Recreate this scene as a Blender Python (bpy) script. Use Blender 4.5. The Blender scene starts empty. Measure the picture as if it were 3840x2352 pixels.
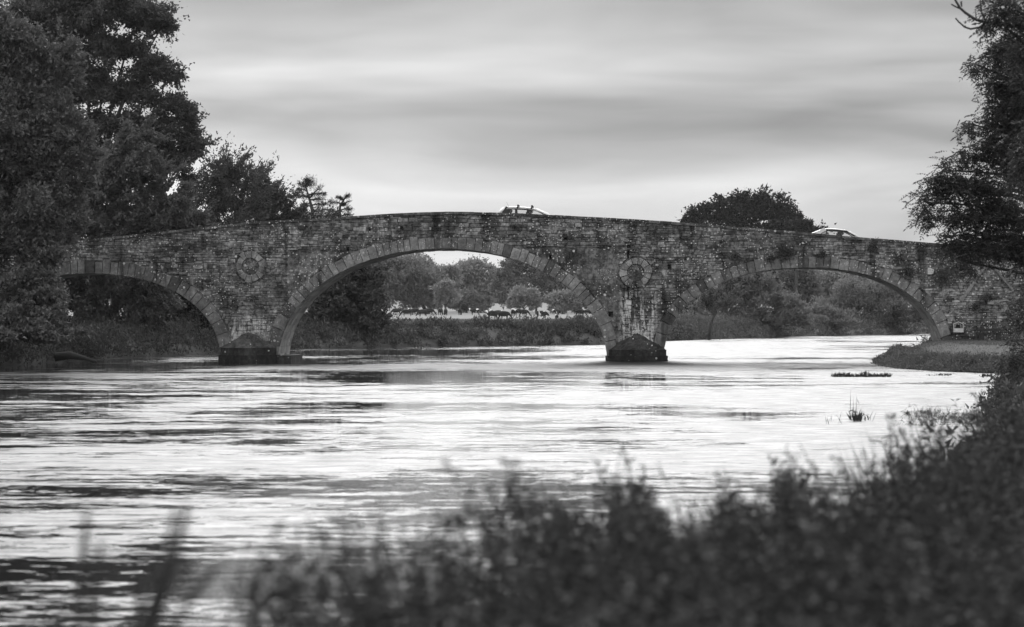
import bpy, bmesh, math, random
import numpy as np
from mathutils import Vector, Matrix
from mathutils.geometry import tessellate_polygon

random.seed(7)
R = np.random.default_rng(7)
S = bpy.context.scene
C = S.collection

# ------------------------------------------------------------------ camera, sky, sun, exposure
F, CX, CY, H = 11050.0, 2390.0, 1170.0, 2.85      # focal length in px of the 3840 px photograph, foot of the bridge normal, horizon row, eye height
def P(px, py, Y):                                  # photograph pixel + real distance -> world point
    return Vector(((px - CX) * Y / F, Y, H - (py - CY) * Y / F))
cam_d = bpy.data.cameras.new('camera'); cam = bpy.data.objects.new('camera', cam_d); C.objects.link(cam)
cam.location = (0, 0, H); cam.rotation_euler = (math.pi / 2, 0, 0)
cam_d.sensor_width = 36; cam_d.lens = F / 3840 * 36
cam_d.shift_x = (1920 - CX) / 3840; cam_d.shift_y = (CY - 1176) / 3840
cam_d.clip_start = 0.5; cam_d.clip_end = 6000
cam_d.dof.use_dof = True; cam_d.dof.focus_distance = 172; cam_d.dof.aperture_fstop = 2.6
S.camera = cam

SUN_EL, SUN_AZ = math.radians(26), math.radians(-2)   # azimuth from +Y towards +X: the sun stands behind the cloud beyond the bridge
w = bpy.data.worlds.new('World'); S.world = w; w.use_nodes = True
nt = w.node_tree; nt.nodes.clear(); N = nt.nodes.new; LK = nt.links.new
out = N('ShaderNodeOutputWorld'); bg = N('ShaderNodeBackground'); bg.inputs['Strength'].default_value = 0.1
LK(bg.outputs[0], out.inputs[0])
sky = N('ShaderNodeTexSky'); sky.sky_type = 'NISHITA'; sky.sun_disc = False
sky.sun_elevation = SUN_EL; sky.sun_rotation = SUN_AZ; sky.air_density = 1.0; sky.dust_density = 3.0
bw = N('ShaderNodeRGBToBW'); LK(sky.outputs[0], bw.inputs[0])
tc = N('ShaderNodeTexCoord')
def wmath(op, a, b=None, c=None):
    m = N('ShaderNodeMath'); m.operation = op
    for i, v in enumerate((a, b, c)):
        if v is None: continue
        if isinstance(v, (int, float)): m.inputs[i].default_value = v
        else: LK(v, m.inputs[i])
    return m.outputs[0]
sep = N('ShaderNodeSeparateXYZ'); LK(tc.outputs['Generated'], sep.inputs[0])
zc = wmath('MAXIMUM', sep.outputs['Z'], 0.0)
def cloud(scale, loc, detail, rough=0.5):
    mp = N('ShaderNodeMapping'); mp.inputs['Scale'].default_value = scale; mp.inputs['Location'].default_value = loc
    LK(tc.outputs['Generated'], mp.inputs[0])
    n = N('ShaderNodeTexNoise'); n.inputs['Scale'].default_value = 1; n.inputs['Detail'].default_value = detail
    n.inputs['Roughness'].default_value = rough; n.inputs['Distortion'].default_value = 0.6
    LK(mp.outputs[0], n.inputs['Vector']); return n.outputs['Fac']
c1 = cloud((5.5, 5.5, 30), (14.276, 4.222, 16.632), 3, 0.5)          # broad bands of stratus
c2 = cloud((16, 16, 110), (11.47, 5.7, 1.27), 5, 0.6)        # thin streaks
band = wmath('MULTIPLY_ADD', c1, 2.2, -0.12)
band = wmath('ADD', band, wmath('MULTIPLY_ADD', c2, 0.3, -0.15))
ramp = N('ShaderNodeValToRGB'); cr = ramp.color_ramp     # luminance with height: thin bright cloud at the horizon, greyer deck above
LK(zc, ramp.inputs[0])
cr.elements[0].position = 0.0; cr.elements[0].color = (0.72,) * 3 + (1,)
cr.elements[1].position = 1.0; cr.elements[1].color = (1.5,) * 3 + (1,)
for p_, v_ in ((0.028, 0.62), (0.044, 0.66), (0.06, 0.44), (0.08, 0.46), (0.105, 0.36), (0.2, 0.62), (0.5, 1.25)):
    e = cr.elements.new(p_); e.color = (v_,) * 3 + (1,)
rb = N('ShaderNodeRGBToBW'); LK(ramp.outputs[0], rb.inputs[0])
lum = wmath('MULTIPLY', wmath('MULTIPLY', rb.outputs[0], band), 10.6)
lum = wmath('ADD', lum, wmath('MULTIPLY', bw.outputs[0], 0.05))
LK(lum, bg.inputs['Color'])

sun_d = bpy.data.lights.new('sun', 'SUN'); sun = bpy.data.objects.new('sun', sun_d); C.objects.link(sun)
sun_d.energy = 1.5; sun_d.angle = math.radians(30); sun_d.color = (1, 1, 1)
sdir = Vector((math.sin(SUN_AZ) * math.cos(SUN_EL), math.cos(SUN_AZ) * math.cos(SUN_EL), math.sin(SUN_EL)))
sun.rotation_euler = sdir.to_track_quat('Z', 'Y').to_euler(); sun.location = (40, 120, 80)

S.view_settings.view_transform = 'Standard'; S.view_settings.look = 'None'
S.view_settings.exposure = 0.03; S.view_settings.gamma = 1.0; S.view_settings.use_curve_mapping = False
S.render.engine = 'CYCLES'
S.cycles.max_bounces = 6; S.cycles.diffuse_bounces = 2; S.cycles.glossy_bounces = 3; S.cycles.transmission_bounces = 4
S.cycles.transparent_max_bounces = 12; S.cycles.volume_bounces = 0; S.cycles.caustics_reflective = True; S.cycles.caustics_refractive = False
S.cycles.use_denoising = True

# ------------------------------------------------------------------ helpers
def tag(o, label=None, cat=None, group=None, kind=None):
    if label: o['label'] = label
    if cat: o['category'] = cat
    if group: o['group'] = group
    if kind: o['kind'] = kind
    return o
def empty(name, loc=(0, 0, 0), rz=0):
    o = bpy.data.objects.new(name, None); C.objects.link(o); o.location = loc; o.rotation_euler = (0, 0, rz); o.empty_display_size = 0.2
    return o
def mesh_obj(name, verts, faces, mat=None, parent=None, smooth=False):
    m = bpy.data.meshes.new(name); m.from_pydata([tuple(v) for v in verts], [], faces); m.update()
    if mat: m.materials.append(mat)
    if smooth: m.polygons.foreach_set('use_smooth', [True] * len(m.polygons))
    o = bpy.data.objects.new(name, m); C.objects.link(o)
    if parent: o.parent = parent
    return o
def fast_mesh(name, V, Q, mat=None, parent=None, k=4, smooth=False, tone=None):
    """V (n,3), Q (m,k) arrays -> mesh object without Python loops"""
    m = bpy.data.meshes.new(name); V = np.asarray(V, np.float32); Q = np.asarray(Q, np.int32)
    m.vertices.add(len(V)); m.vertices.foreach_set('co', V.ravel())
    m.loops.add(Q.size); m.loops.foreach_set('vertex_index', Q.ravel())
    m.polygons.add(len(Q)); m.polygons.foreach_set('loop_start', np.arange(len(Q), dtype=np.int32) * k)
    if smooth: m.polygons.foreach_set('use_smooth', np.ones(len(Q), bool))
    m.update(calc_edges=True); m.validate()
    if tone is not None:
        a = m.attributes.new('tone', 'FLOAT', 'POINT'); a.data.foreach_set('value', np.asarray(tone, np.float32))
    if mat: m.materials.append(mat)
    o = bpy.data.objects.new(name, m); C.objects.link(o)
    if parent: o.parent = parent
    return o
class MB:
    """collects shapes into one mesh"""
    def __init__(s): s.v, s.f = [], []
    def add(s, v, f):
        b = len(s.v); s.v += [tuple(x) for x in v]; s.f += [tuple(i + b for i in q) for q in f]; return s
    def box(s, a, b, M=None):
        (x0, y0, z0), (x1, y1, z1) = a, b
        v = [Vector(p) for p in ((x0, y0, z0), (x1, y0, z0), (x1, y1, z0), (x0, y1, z0), (x0, y0, z1), (x1, y0, z1), (x1, y1, z1), (x0, y1, z1))]
        if M: v = [M @ p for p in v]
        return s.add(v, [(0, 3, 2, 1), (4, 5, 6, 7), (0, 1, 5, 4), (1, 2, 6, 5), (2, 3, 7, 6), (3, 0, 4, 7)])
    def tube(s, pts, rad, n=6, cap=True):
        pts = [Vector(p) for p in pts]; base = len(s.v); rings = []
        up = Vector((0.13, 0.21, 0.97))
        for i, p in enumerate(pts):
            d = (pts[min(i + 1, len(pts) - 1)] - pts[max(i - 1, 0)]).normalized()
            a = d.cross(up)
            if a.length < 1e-3: a = d.cross(Vector((1, 0, 0)))
            a.normalize(); b = d.cross(a)
            r = float(rad[i] if hasattr(rad, '__len__') else rad)
            rings.append([p + r * (math.cos(2 * math.pi * k / n) * a + math.sin(2 * math.pi * k / n) * b) for k in range(n)])
        vs = [v for r_ in rings for v in r_]
        fs = [(i * n + k, i * n + (k + 1) % n, (i + 1) * n + (k + 1) % n, (i + 1) * n + k) for i in range(len(pts) - 1) for k in range(n)]
        if cap: fs += [tuple(range(n - 1, -1, -1)), tuple(range((len(pts) - 1) * n, len(pts) * n))]
        return s.add(vs, fs)
    def prism(s, poly, y0, y1, chamfer=0.0):
        """polygon in XZ (counter-clockwise seen from -Y), from front y0 to back y1, front edges chamfered"""
        n = len(poly); c = np.mean(np.array(poly), axis=0)
        def inset(p):
            d = np.array(p) - c; l = np.linalg.norm(d); return c + d * max(0.2, 1 - chamfer / max(l, 1e-3))
        fr = [inset(p) for p in poly]
        v = [(p[0], y0, p[1]) for p in fr] + [(p[0], y0 + chamfer, p[1]) for p in poly] + [(p[0], y1, p[1]) for p in poly]
        f = [tuple(range(n))]
        for a in (0, n):
            for i in range(n):
                j = (i + 1) % n; f.append((a + i, a + n + i, a + n + j, a + j))
        return s.add(v, f)
    def build(s, name, mat, parent=None, smooth=False): return mesh_obj(name, s.v, s.f, mat, parent, smooth)

def mat(name):
    m = bpy.data.materials.new(name); m.use_nodes = True
    return m, m.node_tree, m.node_tree.nodes['Principled BSDF']
def g(v): return (v, v, v, 1)
class NB:
    """small node-builder for a material"""
    def __init__(s, nt): s.nt = nt
    def n(s, t, **kw):
        x = s.nt.nodes.new(t)
        for k, v in kw.items(): setattr(x, k, v)
        return x
    def l(s, a, b): s.nt.links.new(a, b)
    def m(s, op, a, b=None, c=None, clamp=False):
        x = s.n('ShaderNodeMath', operation=op); x.use_clamp = clamp
        for i, v in enumerate((a, b, c)):
            if v is None: continue
            if isinstance(v, (int, float)): x.inputs[i].default_value = v
            else: s.l(v, x.inputs[i])
        return x.outputs[0]
    def noise(s, vec, scale=1, detail=2, rough=0.5, sc=None, loc=None, dist=0):
        if sc or loc:
            mp = s.n('ShaderNodeMapping'); s.l(vec, mp.inputs[0])
            if sc: mp.inputs['Scale'].default_value = sc
            if loc: mp.inputs['Location'].default_value = loc
            vec = mp.outputs[0]
        x = s.n('ShaderNodeTexNoise'); x.inputs['Scale'].default_value = scale; x.inputs['Detail'].default_value = detail
        x.inputs['Roughness'].default_value = rough; x.inputs['Distortion'].default_value = dist
        s.l(vec, x.inputs['Vector']); return x.outputs['Fac']
    def ss(s, v, a, b, lo=0.0, hi=1.0):
        x = s.n('ShaderNodeMapRange', interpolation_type='SMOOTHSTEP'); x.inputs['From Min'].default_value = a; x.inputs['From Max'].default_value = b
        x.inputs['To Min'].default_value = lo; x.inputs['To Max'].default_value = hi; s.l(v, x.inputs['Value']); return x.outputs[0]
    def mix(s, fac, a, b):
        x = s.n('ShaderNodeMix', data_type='FLOAT')
        for i, v in zip((0, 2, 3), (fac, a, b)):
            if isinstance(v, (int, float)): x.inputs[i].default_value = v
            else: s.l(v, x.inputs[i])
        return x.outputs[0]
    def pos(s): return s.n('ShaderNodeNewGeometry').outputs['Position']

def simple_mat(name, v, rough=0.8, var=0.3, scale=8, metallic=0.0, spec=0.3, bump=0.0):
    m, t, b = mat(name); k = NB(t); co = k.n('ShaderNodeTexCoord').outputs['Object']
    nz = k.noise(co, scale, 4, 0.6)
    k.l(k.m('MULTIPLY', k.m('MULTIPLY_ADD', nz, 2 * var, 1 - var), v), b.inputs['Base Color'])
    b.inputs['Roughness'].default_value = rough; b.inputs['Metallic'].default_value = metallic; b.inputs['Specular IOR Level'].default_value = spec
    if bump:
        bp = k.n('ShaderNodeBump'); bp.inputs['Strength'].default_value = bump; bp.inputs['Distance'].default_value = 0.02
        k.l(nz, bp.inputs['Height']); k.l(bp.outputs[0], b.inputs['Normal'])
    return m

def leaf_mat(name, v, scale=0.6, var=0.5, trans=0.35, gloss=0.25):
    """foliage: clump-wise and leaf-wise change of tone, some light passing through the leaf"""
    m, t, b = mat(name); k = NB(t); po = k.pos()
    n1 = k.noise(po, scale, 2); n2 = k.noise(po, scale * 9, 2)
    val = k.m('MULTIPLY', k.m('MULTIPLY_ADD', n1, 2 * var, 1 - var), v)
    val = k.m('MULTIPLY', val, k.m('MULTIPLY_ADD', n2, 1.0, 0.5))
    k.l(val, b.inputs['Base Color']); b.inputs['Roughness'].default_value = 0.55; b.inputs['Specular IOR Level'].default_value = gloss
    tr = k.n('ShaderNodeBsdfTranslucent'); k.l(val, tr.inputs['Color'])
    mx = k.n('ShaderNodeMixShader'); mx.inputs[0].default_value = trans
    k.l(b.outputs[0], mx.inputs[1]); k.l(tr.outputs[0], mx.inputs[2]); k.l(mx.outputs[0], t.nodes['Material Output'].inputs['Surface'])
    return m

# ------------------------------------------------------------------ materials
def stone_mat(name, base, lichen=0.5, streak=0.6, limew=0.0, mottle=1.0):
    m, t, b = mat(name); k = NB(t); po = k.pos()
    at = k.n('ShaderNodeAttribute', attribute_name='tone').outputs['Fac']
    v = k.m('MULTIPLY', at, base)
    v = k.m('MULTIPLY', v, k.ss(k.noise(po, 0.8, 5, 0.65, loc=(3, 0, 9)), 0.38, 0.62, 1 - .5 * mottle, 1 + .25 * mottle))
    v = k.m('MULTIPLY', v, k.ss(k.noise(po, 5, 5, 0.7, loc=(1, 0, 4)), 0.35, 0.62, 1 - .45 * mottle, 1 + .2 * mottle))
    v = k.m('MULTIPLY', v, k.m('MULTIPLY_ADD', k.noise(po, 2.2, 6, 0.68), 1.3, 0.35))
    v = k.m('MULTIPLY', v, k.m('MULTIPLY_ADD', k.noise(po, 13, 4, 0.7), 0.9, 0.55))
    # damp, sooty runs down the face
    st = k.ss(k.noise(po, 1, 4, 0.6, sc=(1.5, 1, 0.16)), 0.5, 0.68)
    big = k.ss(k.noise(po, 0.23, 3), 0.42, 0.6)
    v = k.m('MULTIPLY', v, k.m('SUBTRACT', 1.0, k.m('MULTIPLY', k.m('MULTIPLY', st, k.m('MULTIPLY_ADD', big, 0.6, 0.4)), streak)))
    # lichen: round pale blotches of a few sizes
    for sc_, thr, loc in ((2.3, 0.24, (0, 0, 0)), (4.4, 0.32, (3, 1, 7)), (8.5, 0.36, (8, 2, 5))):
        mp = k.n('ShaderNodeMapping'); mp.inputs['Location'].default_value = loc; mp.inputs['Scale'].default_value = (1, 0.15, 1); k.l(po, mp.inputs[0])
        vo = k.n('ShaderNodeTexVoronoi'); vo.inputs['Scale'].default_value = sc_; k.l(mp.outputs[0], vo.inputs['Vector'])
        sel = k.n('ShaderNodeSeparateColor'); k.l(vo.outputs['Color'], sel.inputs[0])
        wob = k.m('MULTIPLY_ADD', k.noise(po, 22, 2), 0.14, -0.07)
        rad = k.m('MULTIPLY', sel.outputs[1], thr)
        spot = k.m('LESS_THAN', k.m('ADD', vo.outputs['Distance'], wob), rad)
        spot = k.m('MULTIPLY', spot, k.m('GREATER_THAN', sel.outputs[0], 1 - lichen))
        patch = k.ss(k.noise(po, 0.5, 2, loc=loc), 0.45, 0.55)
        v = k.mix(k.m('MULTIPLY', k.m('MULTIPLY', spot, patch), 0.85), v, k.m('MULTIPLY_ADD', sel.outputs[2], 0.35, 0.45))
    if limew:
        sx = k.n('ShaderNodeSeparateXYZ'); k.l(po, sx.inputs[0]); X, Z = sx.outputs[0], sx.outputs[2]
        run = k.ss(k.noise(po, 1, 4, 0.62, sc=(4.2, 1, 0.5)), 0.46, 0.56)
        brk = k.ss(k.noise(po, 3.5, 4, 0.7), 0.36, 0.52)
        for xc, wd, z0, z1, am in ((0.05, 1.25, 0.9, 4.5, 1.0), (-22.4, 1.5, 0.95, 3.1, 0.7)):
            dx = k.m('ABSOLUTE', k.m('SUBTRACT', X, xc))
            msk = k.m('MULTIPLY', k.ss(dx, wd * 0.6, wd, 1, 0), k.m('MULTIPLY', k.ss(Z, z0, z0 + 0.3), k.ss(Z, z1 - 1.2, z1, 1, 0)))
            v = k.mix(k.m('MULTIPLY', k.m('MULTIPLY', k.m('MULTIPLY', run, brk), msk), am), v, 0.65)
        # tide-marked, weedy foot of the piers
        v = k.m('MULTIPLY', v, k.ss(Z, 0.25, 0.75, 0.4, 1.0))
    k.l(v, b.inputs['Base Color']); b.inputs['Roughness'].default_value = 0.9; b.inputs['Specular IOR Level'].default_value = 0.2
    bp = k.n('ShaderNodeBump'); bp.inputs['Strength'].default_value = 0.6; bp.inputs['Distance'].default_value = 0.03
    k.l(k.noise(po, 9, 5, 0.7), bp.inputs['Height']); k.l(bp.outputs[0], b.inputs['Normal'])
    return m
M_STONE = stone_mat('weathered_stone', 0.205, 0.55, 0.8, 1, 1.2)
M_DRESS = stone_mat('dressed_stone', 0.215, 0.45, 0.75, 0, .6)
M_MORTAR = stone_mat('old_mortar', 0.15, 0.35, 0.7, 1, 1.3)
M_SOFFIT = stone_mat('arch_barrel_stone', 0.36, 0.1, 0.2, 0, .3)  # paler than the wall stone: bounced light is put into the colour
M_COPE = stone_mat('coping_stone', 0.11, 0.75, 0.3, 0)
M_WET = stone_mat('wet_mossy_stone', 0.04, 0.12, 0.3, 0)
M_CAP = stone_mat('mossy_cap', 0.06, 0.15, 0.4, 0)
M_ROAD = simple_mat('asphalt', 0.05, 0.9, 0.2, 5)
M_BARK = simple_mat('bark', 0.07, 0.9, 0.4, 6)
M_TWIG = simple_mat('twig_bark', 0.05, 0.9, 0.3, 9)
M_DARKWOOD = simple_mat('weathered_dark_wood', 0.03, 0.8, 0.3, 7)
M_HOLE = simple_mat('dark_gap', 0.01, 1.0, 0.2, 4)

# water
M_WATER, t, b = mat('river_water'); k = NB(t); po = k.pos()
b.inputs['Base Color'].default_value = g(0.012); b.inputs['IOR'].default_value = 1.333; b.inputs['Specular IOR Level'].default_value = 0.5
n1 = k.noise(po, 1, 7, 0.72, sc=(0.2, 0.34, 1), loc=(7.9, 5.6, 0), dist=0.4)
n2 = k.noise(po, 1, 3, 0.55, sc=(0.045, 0.03, 1), loc=(1.3, 7.7, 0))
n3 = k.noise(po, 1, 4, 0.7, sc=(0.8, 2.2, 1), loc=(9.1, 3.2, 0))
n4 = k.noise(po, 1, 4, 0.65, sc=(3.2, 7.5, 1), loc=(2.1, 8.2, 0))
sxw = k.n('ShaderNodeSeparateXYZ'); k.l(po, sxw.inputs[0])
shel = k.ss(sxw.outputs[0], -18, 6, 0.11, -0.05)        # the sheltered side lies smoother
calm = k.ss(k.m('ADD', k.m('ADD', k.m('MULTIPLY_ADD', n4, 0.55, -0.275), k.m('MULTIPLY_ADD', n3, 0.62, -0.31)), k.m('ADD', k.m('ADD', n1, shel), k.m('MULTIPLY_ADD', n2, 1.2, -0.6))), 0.525, 0.56)
k.l(k.mix(calm, k.m('MULTIPLY_ADD', n3, 0.7, 0.1), 0.03), b.inputs['Roughness'])
rip = k.m('ADD', k.noise(po, 1, 3, 0.6, sc=(3.2, 5.5, 1)), k.m('MULTIPLY', k.noise(po, 1, 2, 0.5, sc=(0.8, 1.6, 1)), 1.6))
bp = k.n('ShaderNodeBump'); bp.inputs['Distance'].default_value = 0.1
k.l(k.mix(calm, 0.6, k.ss(sxw.outputs[1], 25, 75, 0.05, 0.015)), bp.inputs['Strength']); k.l(rip, bp.inputs['Height']); k.l(bp.outputs[0], b.inputs['Normal'])

# ground: rough grass, with earth showing on the river edge
M_GROUND, t, b = mat('grass_ground'); k = NB(t); po = k.pos()
v = k.m('MULTIPLY', k.m('MULTIPLY_ADD', k.noise(po, 0.09, 4, 0.6), 0.5, 0.75), k.m('MULTIPLY_ADD', k.noise(po, 2.5, 4, 0.7), 0.8, 0.6))
sx = k.n('ShaderNodeSeparateXYZ'); k.l(po, sx.inputs[0])
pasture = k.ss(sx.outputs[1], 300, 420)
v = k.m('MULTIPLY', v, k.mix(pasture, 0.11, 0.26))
v = k.m('MULTIPLY', v, k.ss(sx.outputs[2], -0.2, 0.5, 0.4, 1))
k.l(v, b.inputs['Base Color']); b.inputs['Roughness'].default_value = 0.95; b.inputs['Specular IOR Level'].default_value = 0.1
bp = k.n('ShaderNodeBump'); bp.inputs['Strength'].default_value = 0.7; bp.inputs['Distance'].default_value = 0.08; k.l(k.noise(po, 7, 4, 0.7), bp.inputs['Height']); k.l(bp.outputs[0], b.inputs['Normal'])

# ------------------------------------------------------------------ setting: ground, river
RIGHT = np.array([(-2.3, -80), (-2.3, 4), (-1.9, 9), (-1.1, 13), (-0.1, 18), (1.4, 24), (3.1, 36), (5.4, 50), (8.2, 65), (9.3, 80), (11.6, 95), (14.5, 112), (17.0, 126), (17.2, 136), (15.0, 141), (13.6, 147), (13.3, 155),
                  (13.7, 162), (14.3, 171), (15.6, 176), (18.2, 180), (19.5, 200), (30, 262), (62, 352), (122, 430), (250, 555), (700, 800)], float)
LEFT = np.array([(-40, -80), (-38.5, 60), (-37, 120), (-35.2, 150), (-33.6, 160), (-33.2, 170), (-31.6, 185), (-28.4, 196), (-27.4, 212), (-25.6, 226), (-17.4, 242), (-2.8, 256),
                 (2.9, 290), (18.8, 340), (38, 382), (84, 452), (205, 605), (640, 880)], float)
POLY = np.vstack([RIGHT, LEFT[::-1]])
def seg_dist(Q, L):
    best = np.full(len(Q), 1e9)
    for a, b_ in zip(L[:-1], L[1:]):
        d = b_ - a; tt = np.clip(((Q - a) @ d) / (d @ d), 0, 1)
        best = np.minimum(best, np.hypot(*(Q - a - tt[:, None] * d).T))
    return best
def inside(Q, poly):
    r = np.zeros(len(Q), bool); x, y = Q.T
    for (x0, y0), (x1, y1) in zip(poly, np.roll(poly, -1, axis=0)):
        c = (y0 > y) != (y1 > y)
        with np.errstate(divide='ignore', invalid='ignore'):
            r ^= c & (x < (x1 - x0) * (y - y0) / (y1 - y0) + x0)
    return r
def gz(Q):
    Q = np.atleast_2d(np.asarray(Q, float)); dl, dr = seg_dist(Q, LEFT), seg_dist(Q, RIGHT); ins = inside(Q, POLY)
    s = np.where(ins, -np.minimum(dl, dr), np.minimum(dl, dr)); right = dr < dl
    prof = np.where(right, 1.18, 1.5); wd = np.where(right, 3.2, 2.6)
    u = np.clip(s / wd, 0, 1); z = prof * (0.35 * np.minimum(u * 5, 1) + 0.65 * u * u * (3 - 2 * u))
    z = np.where(s < 0, -np.clip(-s / 2.5, 0, 1) * 1.6, z)
    far = np.interp(Q[:, 1], [0, 470, 600, 650, 720, 900, 1600, 3000], [0, 0.05, 0.48, 0.75, 1.4, 2.6, 12, 22])
    return z + np.where(s > 0, far * np.clip(s / 6, 0, 1), 0)
def gz1(x, y): return float(gz([(x, y)])[0])

xs = np.unique(np.concatenate([np.arange(-45, 30, 0.8), np.arange(30, 70, 2.5), np.geomspace(70, 1500, 40), -np.geomspace(45, 1500, 45)]))
ys = np.unique(np.concatenate([np.arange(-40, 60, 1.2), np.arange(60, 300, 1.5), np.arange(300, 460, 4), np.geomspace(460, 3000, 60), [-80]]))
GX, GY = np.meshgrid(xs, ys); Q = np.c_[GX.ravel(), GY.ravel()]
GZ = gz(Q); idx = np.arange(len(Q)).reshape(GX.shape)
quads = np.stack([idx[:-1, :-1], idx[:-1, 1:], idx[1:, 1:], idx[1:, :-1]], -1).reshape(-1, 4)
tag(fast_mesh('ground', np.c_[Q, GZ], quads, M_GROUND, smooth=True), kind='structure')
tag(mesh_obj('river_water', [(-60, -79, 0), (600, -79, 0), (600, 900, 0), (-60, 900, 0)], [(0, 1, 2, 3)], M_WATER), kind='structure')

# ------------------------------------------------------------------ bridge
YB, WB = 170.0, 5.6
KB = YB / F
def bx(px): return (px - CX) * KB
def bz(py): return H - (py - CY) * KB
TOP = [(-2600, 1130), (-200, 950), (100, 921), (289, 902), (592, 871), (917, 835), (1040, 826), (1240, 817), (1314, 812), (1462, 802), (1580, 796), (1673, 794), (1800, 796), (1960, 801), (2080, 807), (2380, 822), (2591, 837),
       (2900, 861), (3048, 875), (3225, 890), (3536, 914), (3900, 948), (5400, 1090)]
TX = np.array([bx(p) for p, _ in TOP]); TZ = np.array([bz(q) for _, q in TOP])
def ztop(x): return float(np.interp(x, TX, TZ))
X0, X1 = bx(-1600), bx(4900)
# three arches: crown px, left/right half span px, rise, exponent, ring thickness
ARCH = [(340, 492, 488, 1026, 2.15, 0.74), (1662, 620, 614, 933, 2.03, 0.69), (3030, 542, 510, 1004, 2.2, 0.66)]
WATER_PY = 1355
def arch_curve(i, n=240, base=0.0):
    cxp, al, ar, crown, e, th = ARCH[i]; a_l, a_r, rise = al * KB, ar * KB, bz(crown) - bz(WATER_PY)
    th_ = np.linspace(math.pi, 0, n); c, s = np.cos(th_), np.sin(th_)
    x = np.sign(c) * np.abs(c) ** (2 / e) * np.where(c < 0, a_l, a_r); z = np.abs(s) ** (2 / e) * rise
    p = np.c_[x + bx(cxp), z + bz(WATER_PY)]
    d = np.r_[0, np.cumsum(np.hypot(*np.diff(p, axis=0).T))]; u = np.linspace(0, d[-1], n)      # even arc length
    p = np.c_[np.interp(u, d, p[:, 0]), np.interp(u, d, p[:, 1])]
    tg = np.gradient(p, axis=0); nn = np.c_[-tg[:, 1], tg[:, 0]]; nn /= np.hypot(*nn.T)[:, None]
    return p, nn, d[-1]
CURV = [arch_curve(i) for i in range(3)]
EXTR = [p + n_ * ARCH[i][5] for i, (p, n_, _) in enumerate(CURV)]
ROUND = [(bx(939), bz(1000), 0.90), (bx(2384), bz(1023), 0.93)]
HOLES = [(1304, 935, 10, 17), (2064, 965, 10, 17), (2358, 924, 14, 11), (2355, 955, 8, 30), (2121, 895, 16, 11), (2510, 1003, 12, 16), (1505, 855, 8, 11), (2290, 1178, 17, 20), (1386, 862, 9, 10)]
HB = [(bx(px - w_ / 2), bz(py + h_ / 2), bx(px + w_ / 2), bz(py - h_ / 2)) for px, py, w_, h_ in HOLES]

bridge = empty('stone_bridge', (0, 0, 0)); tag(bridge, 'long humpbacked rubble stone bridge with three arches and round medallions over the river', 'bridge')
# core (mortar) behind the stones: front sheet with arch openings and put-log holes, back sheet, ends, parapet tops
yf, yk = YB + 0.07, YB + WB
outl = [(X0, -1.4)]
for p, _, _ in CURV:
    outl += [(p[0, 0], -1.4)] + [tuple(q) for q in p[::4]] + [tuple(p[-1]), (p[-1, 0], -1.4)]
outl += [(X1, -1.4)]
tops = [(x, z) for x, z in zip(TX, TZ) if X0 < x < X1]
tops = [(X0, ztop(X0))] + tops + [(X1, ztop(X1))]
top_pts = [(x, z - 0.13) for x, z in tops]
outl += top_pts[::-1]
loops = [[Vector((x, 0, z)) for x, z in outl]] + [[Vector((a, 0, b_)), Vector((a, 0, d)), Vector((c, 0, d)), Vector((c, 0, b_))] for a, b_, c, d in HB]
flat = [v for l in loops for v in l]
tris = tessellate_polygon(loops)
core = MB()
core.add([(v.x, yf, v.z) for v in flat], [tuple(t_) for t_ in tris])
o0 = len(outl); core.add([(x, yk, z) for x, z in outl], [tuple(t_) for t_ in tessellate_polygon([loops[0]])])
for a, b_, c, d in HB:                       # each hole is a real pocket
    core.add([(a, yf, b_), (c, yf, b_), (c, yf, d), (a, yf, d), (a, yf + .4, b_), (c, yf + .4, b_), (c, yf + .4, d), (a, yf + .4, d)], [(0, 1, 5, 4), (1, 2, 6, 5), (2, 3, 7, 6), (3, 0, 4, 7), (4, 5, 6, 7)])
PT = 0.42
for ya, yb_ in ((yf, yf + PT), (yk - PT, yk)):
    n = len(top_pts); core.add([(x, ya, z) for x, z in top_pts] + [(x, yb_, z) for x, z in top_pts], [(i, i + 1, n + i + 1, n + i) for i in range(n - 1)])
n = len(top_pts)
for yy in (yf + PT, yk - PT):
    core.add([(x, yy, z) for x, z in top_pts] + [(x, yy, z - 1.2) for x, z in top_pts], [(i, i + 1, n + i + 1, n + i) for i in range(n - 1)])
for xe in (X0, X1):
    core.add([(xe, yf, -1.4), (xe, yk, -1.4), (xe, yk, ztop(xe) - 0.13), (xe, yf, ztop(xe) - 0.13)], [(0, 1, 2, 3)])
core_o = core.build('mortar_core', M_MORTAR, bridge); core_o.data.attributes.new('tone', 'FLOAT', 'POINT').data.foreach_set('value', np.ones(len(core_o.data.vertices), np.float32))
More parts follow.
